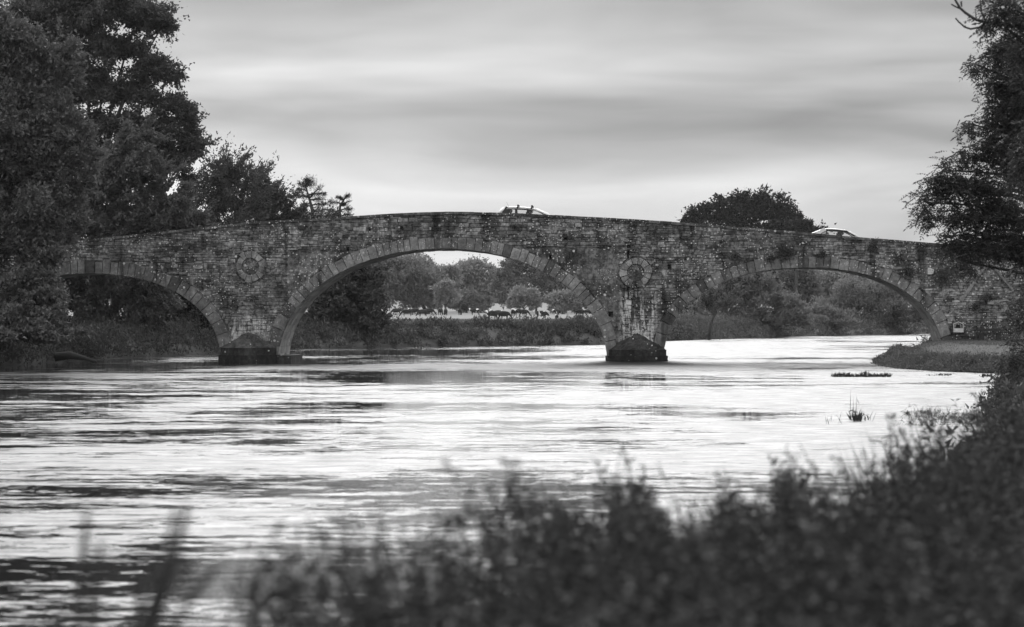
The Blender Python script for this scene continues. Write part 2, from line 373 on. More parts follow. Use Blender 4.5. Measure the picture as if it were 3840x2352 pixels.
# barrels: course by course, each a little proud or shy of the next
for i, (p, nn, L) in enumerate(CURV):
    nb = int(L / 0.42); sel = np.linspace(0, len(p) - 1, nb + 1); sel = np.round(sel).astype(int); mb = MB(); tn = []
    for j in range(nb):
        a, b_ = sel[j], sel[j + 1]; off = random.uniform(-0.012, 0.014); y = yf - 0.02
        while y < yk:
            y2 = min(yk, y + random.uniform(0.7, 1.3)); o_ = off + random.uniform(-0.008, 0.008)
            pa, pb = p[a] - nn[a] * o_, p[b_] - nn[b_] * o_; d = (pb - pa); d /= np.hypot(*d); pa, pb = pa + d * .008, pb - d * .008
            qa, qb = pa + nn[a] * .1, pb + nn[b_] * .1
            v = [(pa[0], y + .006, pa[1]), (pb[0], y + .006, pb[1]), (pb[0], y2 - .006, pb[1]), (pa[0], y2 - .006, pa[1]), (qa[0], y, qa[1]), (qb[0], y, qb[1]), (qb[0], y2, qb[1]), (qa[0], y2, qa[1])]
            mb.add(v, [(0, 1, 2, 3), (0, 4, 5, 1), (1, 5, 6, 2), (2, 6, 7, 3), (3, 7, 4, 0)]); tn += [random.uniform(0.8, 1.35)] * 8; y = y2
    o = mb.build('arch_soffit', M_SOFFIT, bridge); o.data.attributes.new('tone', 'FLOAT', 'POINT').data.foreach_set('value', np.array(tn, np.float32))
    tag(o, kind='stuff')
def tone_obj(name, mb, m, parent, tone, smooth=False):
    o = mb.build(name, m, parent, smooth); n_ = len(o.data.vertices)
    o.data.attributes.new('tone', 'FLOAT', 'POINT').data.foreach_set('value', np.full(n_, tone, np.float32)); return o
# ring stones
for i, (p, nn, L) in enumerate(CURV):
    s, cuts = 0.0, [0.0]
    while s < L:
        u = min(s, L - s); s += (random.uniform(0.75, 1.15) if u < 2.6 else random.uniform(0.36, 0.56)) if i == 1 else (random.uniform(0.6, 0.9) if u < 2.0 else random.uniform(0.38, 0.62)); cuts.append(s)
    cuts = [c * L / cuts[-1] for c in cuts]; uu = np.linspace(0, L, len(p))
    def at_s(s_, off): return np.array([np.interp(s_, uu, (p + nn * off)[:, 0]), np.interp(s_, uu, (p + nn * off)[:, 1])])
    for a, b_ in zip(cuts[:-1], cuts[1:]):
        th = ARCH[i][5] + random.uniform(-0.1, 0.06); mid = (a + b_) / 2; lo = -0.004 + random.uniform(-0.01, 0.01)
        gp = 0.013
        poly = [at_s(a + gp, lo), at_s(mid, lo), at_s(b_ - gp, lo), at_s(b_ - gp * 1.2, th), at_s(mid, th + 0.005), at_s(a + gp * 1.2, th)]
        if np.mean([q[1] for q in poly]) < -0.3: continue
        tone = random.choice([random.uniform(0.75, 1.2)] * 9 + [0.42, 1.4]) * (1.05 if i == 1 else 0.9)
        tone_obj('voussoir', MB().prism(poly, YB - 0.055 + random.uniform(-0.02, 0.02), YB + 0.4, 0.016), M_DRESS, bridge, tone)
# walling stones
def clip(poly, p0, n_):
    r = []
    for a, b_ in zip(poly, poly[1:] + poly[:1]):
        da, db = (a[0] - p0[0]) * n_[0] + (a[1] - p0[1]) * n_[1], (b_[0] - p0[0]) * n_[0] + (b_[1] - p0[1]) * n_[1]
        if da >= 0: r.append(a)
        if (da >= 0) != (db >= 0):
            tt = da / (da - db); r.append((a[0] + tt * (b_[0] - a[0]), a[1] + tt * (b_[1] - a[1])))
    return r
def area(poly): return 0.5 * sum(a[0] * b_[1] - b_[0] * a[1] for a, b_ in zip(poly, poly[1:] + poly[:1]))
def in_ext(i, x, z):
    E = EXTR[i]
    return E[0, 0] < x < E[-1, 0] and z < np.interp(x, E[:, 0], E[:, 1])
ASHLAR = [(bx(1078), bx(1440), bz(932)), (bx(1910), bx(2338), bz(920))]
stones = []
def try_stone(x, xe, z, ze, ash):
    jt = .3 if ash else 1.4
    poly = [(x + random.uniform(-.012, .012) * jt, z), (xe + random.uniform(-.012, .012) * jt, z + random.uniform(-.008, .008) * jt), (xe + random.uniform(-.02, .02) * jt, ze), (x + random.uniform(-.02, .02) * jt, ze + random.uniform(-.008, .008) * jt)]
    xm, zm = (x + xe) / 2, (z + ze) / 2
    for i in range(3):
        E = EXTR[i]
        if E[0, 0] - 1 < xm < E[-1, 0] + 1 and zm < E[:, 1].max() + .5:
            if any(in_ext(i, *q) for q in poly + [(xm, zm)]) :
                j = int(np.argmin((E[:, 0] - xm) ** 2 + (E[:, 1] - zm) ** 2)); n_ = CURV[i][1][j]; p0 = E[j] + n_ * 0.03
                if in_ext(i, xm, zm) and (xm - p0[0]) * n_[0] + (zm - p0[1]) * n_[1] < -0.25: return
                poly = clip(poly, p0, n_)
                if len(poly) < 3: return
                cm = np.mean(np.array(poly), axis=0)
                if in_ext(i, cm[0], cm[1]): return
    for cx_, cz_, r_ in ROUND:
        if any(math.hypot(q[0] - cx_, q[1] - cz_) < r_ + .02 for q in poly + [(xm, zm)]):
            d = np.array([xm - cx_, zm - cz_]); l = np.hypot(*d)
            if l < r_ - .18: return
            d /= l; poly = clip(poly, np.array([cx_, cz_]) + d * (r_ + .025), d)
            if len(poly) < 3: return
    if any(q[1] > ztop(q[0]) - .15 for q in poly):
        x_ = xm; zt = ztop(x_) - .15; sl = (ztop(x_ + .3) - ztop(x_ - .3)) / .6; n_ = np.array([sl, -1.0]); n_ /= np.hypot(*n_)
        poly = clip(poly, (x_, zt), n_)
        if len(poly) < 3: return
    for a, b_, c, d in HB:
        if x < c and xe > a and z < d and ze > b_: 
            if xm < (a + c) / 2: poly = clip(poly, (a, 0), (-1, 0))
            else: poly = clip(poly, (c, 0), (1, 0))
            if len(poly) < 3: return
    ar = area(poly)
    if ar < 0.006: return
    stones.append((ar, poly, ash))
def fill(xa, xb, za_fn, zlo, zhi, ash):
    z = zlo
    while z < zhi:
        h = random.uniform(.27, .33) if ash else random.choice([.09, .11, .13, .15, .17, .2, .24])
        x = xa + random.uniform(-.3, 0)
        while x < xb:
            w_ = random.uniform(.45, .85) if ash else random.uniform(.2, .75) * (0.6 + h * 2.4)
            zz = z + za_fn(x + w_ / 2); gp = 0.006 if ash else random.uniform(.008, .016)
            inash = any(a < x + w_ / 2 < b_ and zz + h < c for a, b_, c in ASHLAR)
            if inash == ash and zz < ztop(x + w_ / 2):
                xl_, xr_ = max(x, xa) + gp, min(x + w_, xb) - gp
                if not ash and h > .14 and random.random() < .3:          # snecked: two thin stones in one course
                    hm = zz + h * random.uniform(.35, .65); try_stone(xl_, xr_, zz + gp * .7, hm - gp * .5, ash)
                    xm_ = xl_ + (xr_ - xl_) * random.uniform(.3, .7)
                    try_stone(xl_, xm_ - gp, hm + gp * .5, zz + h - gp * .7, ash); try_stone(xm_ + gp, xr_, hm + gp * .5, zz + h - gp * .7 + random.uniform(-.02, .02), ash)
                else: try_stone(xl_, xr_, zz + gp * .7 + (0 if ash else random.uniform(-.015, .015)), zz + h - gp * .7 + (0 if ash else random.uniform(-.02, .015)), ash)
            x += w_
        z += h
fx0, fx1 = bx(-90), bx(3900)
wob = lambda x: 0.03 * math.sin(x * .9) + 0.025 * math.sin(x * 2.3 + 1)
fill(fx0, fx1, wob, -0.25, 6.0, False)
tilt = lambda x: (ztop(x) - 6.2) * 0.8 if True else 0
fill(fx0, fx1, lambda x: 0.0 + wob(x), 6.0, 9.0, False)
for a, b_, c in ASHLAR: fill(a, b_, lambda x: 0.0, 2.0, 6.7, True)
stones.sort(key=lambda s_: -s_[0])
big_tone = lambda xm, zm: 1.0 + 0.3 * math.sin(xm * .55 + 1) * math.sin(zm * 1.3) + (0.22 if xm < -17 else 0.0) + (0.1 if xm > 4 else 0)
V, Fc, Tn = [], [], []; rest = MB(); rest_t = []
for j, (ar, poly, ash) in enumerate(stones):
    xm, zm = np.mean(np.array(poly), axis=0)
    tone = big_tone(xm, zm) * (random.uniform(0.8, 1.08) * 0.82 if ash else random.choice([random.uniform(.72, 1.15)] * 9 + [1.6, .45]))
    y0 = YB + (random.uniform(.012, .022) if ash else random.uniform(-.02, .04)); ch = .006 if ash else min(.03, math.sqrt(ar) * .12)
    if j < 300:
        tone_obj('wall_stone', MB().prism(poly, y0, YB + .09, ch), M_STONE, bridge, tone)
    else:
        n0 = len(rest.v); rest.prism(poly, y0, YB + .09, ch); rest_t += [tone] * (len(rest.v) - n0)
o = rest.build('rubble_walling', M_STONE, bridge); o.data.attributes.new('tone', 'FLOAT', 'POINT').data.foreach_set('value', np.array(rest_t, np.float32)); tag(o, kind='stuff')
# coping stones along both parapets
x = fx0 - 1
while x < fx1:
    w_ = random.uniform(.55, 1.05); xa, xb = x + .006, x + w_ - .006; th = .15 + random.uniform(-.012, .012); dz = random.uniform(-.008, .008)
    za, zb = ztop(xa) + dz, ztop(xb) + dz; y0 = YB - .055 + random.uniform(-.015, .015)
    poly = [(xa, za - th), (xb, zb - th), (xb, zb), (xa, za)]
    mb = MB().prism(poly, y0, YB + .56, .018); mb.add([(xa, y0, za), (xb, y0, zb), (xb, YB + .56, zb), (xa, YB + .56, za)], [(0, 1, 2, 3)])
    tone_obj('coping_stone', mb, M_COPE, bridge, random.uniform(.6, 1.5)); x += w_
mb = MB(); n = len(tops)
mb.add([(x, yk - .55, z) for x, z in tops] + [(x, yk + .05, z) for x, z in tops] + [(x, yk - .55, z - .14) for x, z in tops] + [(x, yk + .05, z - .14) for x, z in tops],
       [(i, i + 1, n + i + 1, n + i) for i in range(n - 1)] + [(i, 2 * n + i, 2 * n + i + 1, i + 1) for i in range(n - 1)] + [(n + i, n + i + 1, 3 * n + i + 1, 3 * n + i) for i in range(n - 1)])
tone_obj('parapet_coping', mb, M_COPE, bridge, 1.0)
# roundels: ring of wedge stones round a recessed disc
for (cx_, cz_, ro), gone in zip(ROUND, ((), (9,))):
    ri = .5; mb = MB(); nn_ = 36
    ring = [(cx_ + math.cos(2 * math.pi * q / nn_) * (ri + .01), cz_ + math.sin(2 * math.pi * q / nn_) * (ri + .01)) for q in range(nn_)]
    mb.prism(ring, YB + .03, YB + .2, .01)
    rd = tone_obj('roundel', mb, M_STONE, bridge, .9)
    ang = sorted((q + random.uniform(-.13, .13)) * 2 * math.pi / 13 for q in range(13))
    for q in range(13):
        a0, a1 = ang[q] + .016, (ang[(q + 1) % 13] + (2 * math.pi if q == 12 else 0)) - .016
        ro_ = ro + random.uniform(-.12, .04); poly = [(cx_ + math.cos(a) * r_, cz_ + math.sin(a) * r_) for a, r_ in ((a0, ri), (a0, ro_), ((a0 + a1) / 2, ro_ + .01), (a1, ro_), (a1, ri), ((a0 + a1) / 2, ri))]
        tone_obj('roundel_stone', MB().prism(poly, YB - .1 + random.uniform(-.03, .03), YB + .2, .025), M_DRESS, rd, random.uniform(.9, 1.6) if q not in gone else .3)
    for q in range(26):                       # small rubble inside the disc
        rr, aa = .38 * math.sqrt(random.random()), random.uniform(0, 6.28); x, z = cx_ + rr * math.cos(aa), cz_ + rr * math.sin(aa); s1, s2 = random.uniform(.04, .1), random.uniform(.03, .06)
        tone_obj('roundel_rubble', MB().prism([(x - s1, z - s2), (x + s1, z - s2 * .8), (x + s1 * .9, z + s2), (x - s1, z + s2)], YB + .005 + q * .0007, YB + .05, .012), M_STONE, rd, random.uniform(.5, 1.5))
# cutwaters: pointed plan, conical mossy cap, footing course
def cutwater(pxl, pxr, py_cap, apex, plinth):
    xl, xr = bx(pxl), bx(pxr); xm = bx(apex[0]); zc_, za = bz(py_cap), bz(apex[1]); nose = 2.0
    def plan(gx):
        pts = [(xl - gx, YB + .3)]
        for q in range(0, 25):
            tt = q / 24; u = -1 + 2 * tt; pts.append((xm + (u * ((xr - xl) / 2 + gx)), YB - (nose + gx) * (1 - abs(u) ** 1.5)))
        pts.append((xr + gx, YB + .3)); return pts
    pl = plan(0); n = len(pl); mb = MB()
    mb.add([(x, y, -1.4) for x, y in pl] + [(x, y, zc_) for x, y in pl], [(i, i + 1, n + i + 1, n + i) for i in range(n - 1)])
    cw = tone_obj('cutwater', mb, M_WET, bridge, 1.0)
    rings, mb = 11, MB(); vs = []
    for j in range(rings + 1):
        u = j / rings
        for x, y in pl:
            sc_ = (1 - u) ** 1.0 * (1 + .1 * math.sin(u * 3.14)); jx = random.uniform(-.07, .07)
            vs.append((xm + (x - xm) * sc_ * 1.01 + jx, YB + .3 + (y - YB - .3) * ((1 - u) * .96 + .04) - .01, zc_ + (za - zc_) * u + random.uniform(-.06, .06) * (0 < j < rings)))
    mb.add(vs, [(j * n + i, j * n + i + 1, (j + 1) * n + i + 1, (j + 1) * n + i) for j in range(rings) for i in range(n - 1)])
    tone_obj('cutwater_cap', mb, M_CAP if pxl < 1500 else M_WET, cw, 1.0)
    pl = plan(.09); zt = bz(plinth); mb = MB()
    mb.add([(x, y, -1.4) for x, y in pl] + [(x, y, zt) for x, y in pl], [(i, i + 1, n + i + 1, n + i) for i in range(n - 1)] + [tuple(range(n, 2 * n))])
    tone_obj('footing_course', mb, M_WET, cw, .6)
cutwater(828, 1042, 1304, (932, 1241), 1331)
cutwater(2276, 2494, 1312, (2390, 1244), 1334)
for xa, xb in ((1040, 1092), (3500, 3545)):    # footings at the feet of the barrels
    mb = MB().box((bx(xa), YB - .12, -1.4), (bx(xb), YB + WB + .1, bz(1334 if xa < 2000 else 1300)))
    tone_obj('pier_footing', mb, M_WET, bridge, 1.2)
# gable line of the vanished mill on the abutment
gb = [(bx(3603), bz(1130)), (bx(3707), bz(979)), (bx(3800), bz(1092))]
for a, b_ in ((gb[0], gb[1]), (gb[1], gb[2])):
    a, b_ = np.array(a), np.array(b_); L = np.hypot(*(b_ - a)); d = (b_ - a) / L; n_ = np.array([-d[1], d[0]]); s = 0
    while s < L - .05:
        l = min(random.uniform(.4, .7), L - s); q0, q1 = a + d * (s + .006), a + d * (s + l - .006); th = .05 + random.uniform(0, .015) + (.04 if (a[0] == gb[0][0] and s < .8) else 0)
        poly = [tuple(q0 - n_ * th), tuple(q1 - n_ * th), tuple(q1 + n_ * th), tuple(q0 + n_ * th)]
        tone_obj('gable_coping', MB().prism(poly, YB - .13 + random.uniform(-.015, .015), YB + .1, .02), M_DRESS, bridge, random.uniform(.9, 1.3)); s += l
# road over the bridge
rx = np.linspace(X0, X1, 120); rz = np.array([ztop(x) for x in rx])
ker = np.ones(9) / 9; rzs = np.convolve(np.pad(rz, 4, mode='edge'), ker, 'valid') - 1.0
def zroad(x): return float(np.interp(x, rx, rzs))
mb = MB(); mb.add([(x, yf + PT + .004, z) for x, z in zip(rx, rzs)] + [(x, yk - PT - .004, z) for x, z in zip(rx, rzs)], [(i, i + 1, 121 + i - 1 + 0, 120 + i) for i in range(119)])
tag(mb.build('road', M_ROAD, None), kind='structure')

# ------------------------------------------------------------------ foliage tools
def unit(a): return a / np.maximum(np.linalg.norm(a, axis=-1, keepdims=True), 1e-9)
def leaf_mesh(name, pos, axis, L, W, m, parent=None, fold=0.25, tri=False):
    """one folded lozenge for each leaf"""
    n = len(pos); ax = unit(axis); rnd = unit(R.normal(size=(n, 3))); s = unit(np.cross(ax, rnd)); nr = np.cross(ax, s)
    L = np.broadcast_to(L, (n,))[:, None]; W = np.broadcast_to(W, (n,))[:, None]
    if tri:
        V = np.empty((n, 3, 3)); V[:, 0] = pos - s * W * .5; V[:, 1] = pos + s * W * .5; V[:, 2] = pos + ax * L
        return fast_mesh(name, V.reshape(-1, 3), np.arange(3 * n).reshape(n, 3), m, parent, 3)
    V = np.empty((n, 4, 3)); V[:, 0] = pos; V[:, 1] = pos + ax * L * .45 + s * W * .5 + nr * W * fold; V[:, 2] = pos + ax * L; V[:, 3] = pos + ax * L * .45 - s * W * .5 + nr * W * fold
    return fast_mesh(name, V.reshape(-1, 3), np.arange(4 * n).reshape(n, 4), m, parent)
def crown_points(clumps, n, sub=26, subr=.3, spray=None, spray_l=0.0, shell=.5, drop=0.0):
    """leaf positions: every ellipsoid is broken into small clumps near its skin; a clump may be drawn out into a spray"""
    vol = np.array([c[3] * c[5] + c[3] * c[4] + c[4] * c[5] for c in clumps]); per = np.maximum((n * vol / vol.sum()).astype(int), 30)
    PS, AX = [], []
    for c, k_ in zip(clumps, per):
        ctr, rad = np.array(c[:3]), np.array(c[3:6]); ns = sub
        d = unit(R.normal(size=(ns, 3))); d[:, 2] = np.where(d[:, 2] < -.75, -d[:, 2] * .5, d[:, 2]); d = unit(d)
        rr = shell + (1 - shell) * R.random((ns, 1)) ** .6
        sc_ = ctr + d * rad * rr * (1 + .12 * R.normal(size=(ns, 1))); srad = subr * rad.mean() * (.55 + .9 * R.random((ns, 1)))
        w_ = (srad[:, 0] ** 2); pick = R.choice(ns, k_, p=w_ / w_.sum())
        off = R.normal(size=(k_, 3)) * np.array([.55, .55, .4]); o_ = off * srad[pick]
        if spray is not None:
            sd = unit(np.asarray(spray) + .45 * R.normal(size=(ns, 3)) + .35 * d); o_ = o_ * .5 + sd[pick] * (R.random((k_, 1)) - .25) * spray_l * (.5 + R.random((ns, 1)))[pick]
            a_ = sd[pick] + .8 * R.normal(size=(k_, 3))
        else: a_ = .7 * off + .6 * d[pick] + .9 * R.normal(size=(k_, 3))
        a_[:, 2] -= drop
        far_ = R.random((k_, 1)) < .2; o_ = np.where(far_, o_ * 1.45, o_)
        PS.append(sc_[pick] + o_); AX.append(a_)
    return np.vstack(PS), np.vstack(AX)
def limb(mb, a, b_, r0, r1, bend=.12, n=6, seg=6):
    a, b_ = Vector(a), Vector(b_); L = (b_ - a).length; off = Vector((random.uniform(-1, 1), random.uniform(-1, 1), random.uniform(.1, 1))) * L * bend
    pts = [a.lerp(b_, t_) + off * math.sin(t_ * math.pi) * (1 - .3 * t_) for t_ in np.linspace(0, 1, seg).tolist()]
    mb.tube(pts, [r0 + (r1 - r0) * t_ for t_ in np.linspace(0, 1, seg)], n); return pts
def px_clumps(Y, lst, depth=.9):
    """(px, py, rx px, rz px[, dY]) at distance Y -> world ellipsoids with a depth of their own"""
    r = []
    for c in lst:
        y = Y + (c[4] if len(c) > 4 else 0); p = P(c[0], c[1], y); kx = y / F; r.append((p.x, p.y, p.z, c[2] * kx, max(c[2], c[3] * .7) * kx * depth, c[3] * kx))
    return r
def tree(name, label, cat, foot, clumps, n, L, m, bark=None, group=None, trunk_r=.25, aspect=.5, low=False, limbs=True, whisk=0, **kw):
    x, y = foot; z = gz1(x, y) - .1; t_ = empty(name, (x, y, z)); tag(t_, label, cat, group); bark = bark or M_BARK
    ps, ax = crown_points(clumps, n, **kw)
    zmin = max(gz1(x, y), 0.0) + .05; ok = ps[:, 2] > zmin; ps, ax = ps[ok], ax[ok]; base = np.array((x, y, z))
    leaf_mesh('crown', ps - base, ax, L * (.6 + .8 * R.random(len(ps))), 1.45 * L * aspect * (.7 + .6 * R.random(len(ps))), m, t_, tri=True)['kind'] = 'stuff'
    mb = MB(); ctr = np.mean([c[:3] for c in clumps], axis=0); zt = z + (ctr[2] - z) * (.35 if low else .6)
    fork = Vector((x + (ctr[0] - x) * .35, y + (ctr[1] - y) * .35, zt)) - Vector(base)
    mb.tube([(0, 0, -.2), Vector((0.02, 0, .15)), fork * .5 + Vector((random.uniform(-.2, .2), 0, 0)), fork], [trunk_r * 1.35, trunk_r * 1.05, trunk_r * .85, trunk_r * .6], 9)
    if limbs:
        for c in clumps:
            e = Vector(c[:3]) - Vector(base); pts = limb(mb, fork * random.uniform(.55, 1), e, trunk_r * .45, trunk_r * .12)
            for _ in range(5):
                a_ = pts[random.randint(2, 5)]; d = Vector(R.normal(size=3)) ; d.z = abs(d.z) * .6
                limb(mb, a_, a_ + Vector((d.x * c[3], d.y * c[4], d.z * c[5])) * .62, trunk_r * .12, .012, .08, 4, 4)
    mb.build('trunk', bark, t_, True); return t_

LF_NEARLEFT = leaf_mat('leaf_riverside', 0.12, .5, .5, .3)
LF_DARK = leaf_mat('leaf_dark', 0.075, .5, .45, .25, .15)
LF_MID = leaf_mat('leaf_mid', 0.11, .4, .45, .35)
LF_FAR = leaf_mat('leaf_far', 0.26, .12, .35, .3, .1)  # lightened leaf colour: distance haze is painted in, on top of the haze volume
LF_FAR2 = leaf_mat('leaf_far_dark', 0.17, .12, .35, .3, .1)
LF_WILLOW = leaf_mat('leaf_willow', 0.2, .3, .4, .35)
LF_ASH = leaf_mat('leaf_ash', 0.05, 1.1, .5, .3)
LF_BANK = leaf_mat('leaf_far_bank', 0.075, .35, .6, .3)
LF_OAK = leaf_mat('leaf_oak', 0.03, .3, .3, .15, .1)
LF_WEED = leaf_mat('leaf_weed', 0.037, 1.2, .65, .35, .12)
LF_TALL = leaf_mat('leaf_tall_weed', 0.065, 1.5, .5, .4, .12)
LF_GRASS = leaf_mat('grass_blades', 0.12, .8, .4, .35)
LF_REED = leaf_mat('reed_blades', 0.04, 3, .4, .25)

# ------------------------------------------------------------------ trees on the near side of the bridge, left
tree('riverside_tree', 'pale broad leafy tree standing in front of the bridge end at the left edge', 'tree', (-37.2, 160.5),
     px_clumps(160, [(60, 260, 130, 150), (210, 250, 90, 120), (20, 480, 200, 170), (200, 470, 120, 130), (260, 640, 110, 120), (80, 720, 200, 170), (195, 830, 110, 110, 1), (60, 940, 190, 150), (-160, 400, 150, 300), (-160, 850, 150, 300), (150, 950, 80, 95, -1), (120, 580, 150, 120), (-40, 640, 130, 130), (40, 640, 120, 90), (300, 520, 40, 60), (-40, 150, 160, 110)]),
     165000, .21, LF_NEARLEFT, trunk_r=.4, subr=.34, sub=60, spray=(.35, -.1, .5), spray_l=.8, shell=.3)
tree('overhanging_bush', 'dense bush hanging over the water beneath the pale tree at the left edge', 'bush', (-35.6, 158.2),
     px_clumps(158, [(40, 1130, 160, 110), (130, 1230, 120, 100, -1), (40, 1290, 170, 90, -1), (195, 1310, 60, 55, -1), (-120, 1200, 150, 160), (130, 1090, 70, 70)]),
     52000, .2, LF_NEARLEFT, trunk_r=.16, low=True, subr=.27, sub=34, spray=(.4, -.2, -.2), spray_l=.8, shell=.4)
# behind the bridge, left
tree('tall_beech', 'tall dark tree with sky showing through its layered boughs behind the bridge end', 'tree', (-37.5, 200),
     px_clumps(200, [(340, 30, 150, 90), (520, 60, 110, 70), (600, 110, 60, 45), (430, 190, 120, 60), (560, 250, 80, 45), (620, 290, 50, 40), (330, 330, 110, 70), (480, 350, 110, 55), (630, 400, 70, 50), (680, 440, 45, 35),
                     (420, 470, 110, 55), (570, 500, 100, 55), (690, 540, 70, 45), (250, 90, 110, 100), (270, 240, 90, 90), (150, 420, 120, 120), (735, 545, 30, 28), (640, 620, 80, 60), (480, 600, 110, 60), (350, 600, 90, 80), (150, 60, 180, 110), (120, 250, 150, 150), (230, 420, 90, 90), (700, 480, 40, 40)]),
     150000, .21, LF_DARK, trunk_r=.34, subr=.42, sub=40, spray=(.5, -.1, .1), spray_l=.9, shell=.15)
tree('copse_tree', 'greyish feathery tree below the tall dark tree, rising behind the parapet', 'tree', (-36.5, 204),
     px_clumps(188, [(520, 560, 90, 80), (440, 660, 110, 100), (580, 720, 120, 90), (360, 780, 120, 110), (520, 820, 130, 80), (640, 800, 90, 70), (330, 880, 130, 80), (480, 900, 120, 70), (600, 870, 110, 60), (690, 850, 90, 60)]),
     62000, .22, LF_MID, trunk_r=.3, subr=.28, sub=32, spray=(.4, 0, .6), spray_l=1.0, shell=.35)
tree('willow_tree', 'willow with upswept feathery twigs above the parapet beside the tall dark tree', 'tree', (-31.4, 236),
     px_clumps(236, [(860, 640, 65, 55), (800, 700, 85, 70), (900, 720, 90, 70), (760, 770, 90, 70), (870, 810, 110, 70), (780, 880, 110, 90), (830, 980, 110, 90)]),
     24000, .26, LF_DARK, trunk_r=.22, subr=.3, sub=26, spray=(.55, 0, .85), spray_l=1.7, shell=.3, aspect=.35)
tree('willow_tree', 'lower rounded willow between the feathery willow and the thin conifers', 'tree', (-29.6, 242),
     px_clumps(242, [(960, 690, 45, 42), (980, 740, 70, 50), (1040, 770, 60, 45), (960, 810, 100, 60), (1080, 820, 55, 50), (1140, 822, 40, 14), (1215, 822, 40, 10), (1000, 890, 110, 70)]),
     19000, .26, LF_DARK, trunk_r=.2, subr=.3, sub=24, spray=(.5, 0, .8), spray_l=1.4, shell=.25, aspect=.35)
def conifer(label, Y, trunk_px, boughs, n):
    p0 = P(*trunk_px[0], Y); x, y = p0.x, Y; z = gz1(x, y); t_ = empty('wind_bent_conifer', (x, y, z)); tag(t_, label, 'conifer', 'thin conifers above the parapet')
    mb = MB(); pts = [Vector((x, y, z - .2)) + (P(*trunk_px[0], Y) - Vector((x, y, z))) * u for u in (0, .5)] + [P(*q, Y) for q in trunk_px]; b0 = Vector((x, y, z))
    mb.tube([q - b0 for q in pts], list(np.linspace(.34, .06, len(pts))), 7); PS, AX = [], []
    for (ax_, ay_, bx_, by_, th) in boughs:
        a, e = P(ax_, ay_, Y), P(bx_, by_, Y) + Vector((0, random.uniform(-1.2, 1.2), 0)); mb.tube([a - b0, (a.lerp(e, .5) + Vector((0, 0, .1))) - b0, e - b0], [.09, .06, .02], 5)
        tc_ = R.random(5) ** .6; tt = np.clip(tc_[R.integers(0, 5, n)][:, None] + R.normal(size=(n, 1)) * .09, 0, 1.08); c = np.array(a) + tt * (np.array(e) - np.array(a)); sp = R.normal(size=(n, 3)) * np.array([1, 1, .8]) * th * (.45 + .75 * random.random()) * Y / F
        PS.append(c + sp - np.array(b0)); AX.append(R.normal(size=(n, 3)) + np.array([0, 0, .4]) + .6 * np.array((e - a).normalized()))
    leaf_mesh('crown', np.vstack(PS), np.vstack(AX), .3, .05, LF_OAK, t_)['kind'] = 'stuff'; mb.build('trunk', M_TWIG, t_, True)
conifer('taller thin conifer with tufted top and ragged boughs above the parapet', 300, [(1172, 790), (1160, 745), (1146, 700)],
        [(1146, 700, 1166, 672, 12), (1146, 702, 1124, 690, 11), (1148, 696, 1174, 694, 11), (1148, 690, 1150, 680, 12), (1150, 715, 1122, 712, 3), (1162, 742, 1200, 705, 4), (1162, 740, 1120, 736, 5), (1165, 750, 1208, 748, 6), (1168, 770, 1218, 765, 6), (1160, 730, 1212, 728, 4),
         (1168, 775, 1130, 770, 7), (1172, 795, 1240, 790, 9), (1170, 800, 1120, 800, 12), (1175, 812, 1225, 812, 10)], 230)
conifer('shorter thin conifer leaning right beside the taller one', 305, [(1272, 810), (1276, 770), (1296, 740)],
        [(1292, 745, 1312, 734, 8), (1290, 750, 1268, 740, 5), (1280, 765, 1240, 758, 6), (1280, 772, 1315, 752, 5), (1275, 790, 1310, 786, 6), (1274, 800, 1240, 792, 7), (1276, 812, 1316, 806, 6), (1274, 820, 1240, 818, 8)], 210)
# left arch: dark bank trees beyond
tree('bank_alder', 'dark alder hanging over the water seen through the leftmost arch', 'tree', (-33.8, 196.5),
     px_clumps(193, [(420, 1050, 120, 70), (560, 1080, 110, 80), (330, 1010, 130, 100), (480, 1080, 110, 110), (260, 1150, 140, 120), (430, 1200, 120, 100), (560, 1190, 90, 100), (330, 1270, 130, 60), (480, 1280, 100, 45), (180, 1010, 130, 140), (120, 1200, 130, 130)]),
     66000, .22, LF_NEARLEFT, trunk_r=.2, subr=.28, sub=30, spray=(.4, -.2, -.3), spray_l=1.0, shell=.35, low=True)
tree('bank_thicket', 'rounded dark thicket at the water beside the mossy pier, seen through the leftmost arch', 'bush', (-31.0, 207),
     px_clumps(203, [(620, 1060, 140, 110), (740, 1150, 120, 110), (640, 1190, 110, 110), (760, 1240, 120, 80), (620, 1280, 110, 55), (850, 1270, 90, 50), (900, 1200, 90, 90), (860, 1110, 100, 90)]),
     46000, .22, LF_DARK, trunk_r=.2, subr=.27, sub=30, shell=.4, low=True)
# ------------------------------------------------------------------ seen through the middle arch
tree('dark_bank_tree', 'dark bushy tree behind the mossy pier at the edge of the cattle field', 'tree', (-24.6, 238),
     px_clumps(236, [(1290, 1110, 110, 90), (1180, 1160, 110, 90), (1370, 1170, 70, 70), (1260, 1210, 110, 60), (1400, 1210, 50, 40), (1130, 1240, 90, 55), (1320, 1040, 90, 60), (1360, 1100, 60, 60)]),
     40000, .26, LF_DARK, trunk_r=.22, subr=.3, sub=28, spray=(.7, 0, -.1), spray_l=.9, shell=.4, low=True)
tree('spreading_field_tree', 'broad dark spreading tree at the back of the cattle field under the main arch', 'tree', (bx(1605) / 170 * 665, 665),
     px_clumps(665, [(1430, 1050, 110, 80), (1540, 1040, 90, 70), (1610, 1080, 60, 60), (1480, 1110, 110, 50), (1600, 1120, 60, 36), (1420, 980, 90, 50), (1380, 1130, 80, 40)]),
     34000, .6, LF_FAR2, trunk_r=.45, subr=.3, sub=26, shell=.3)
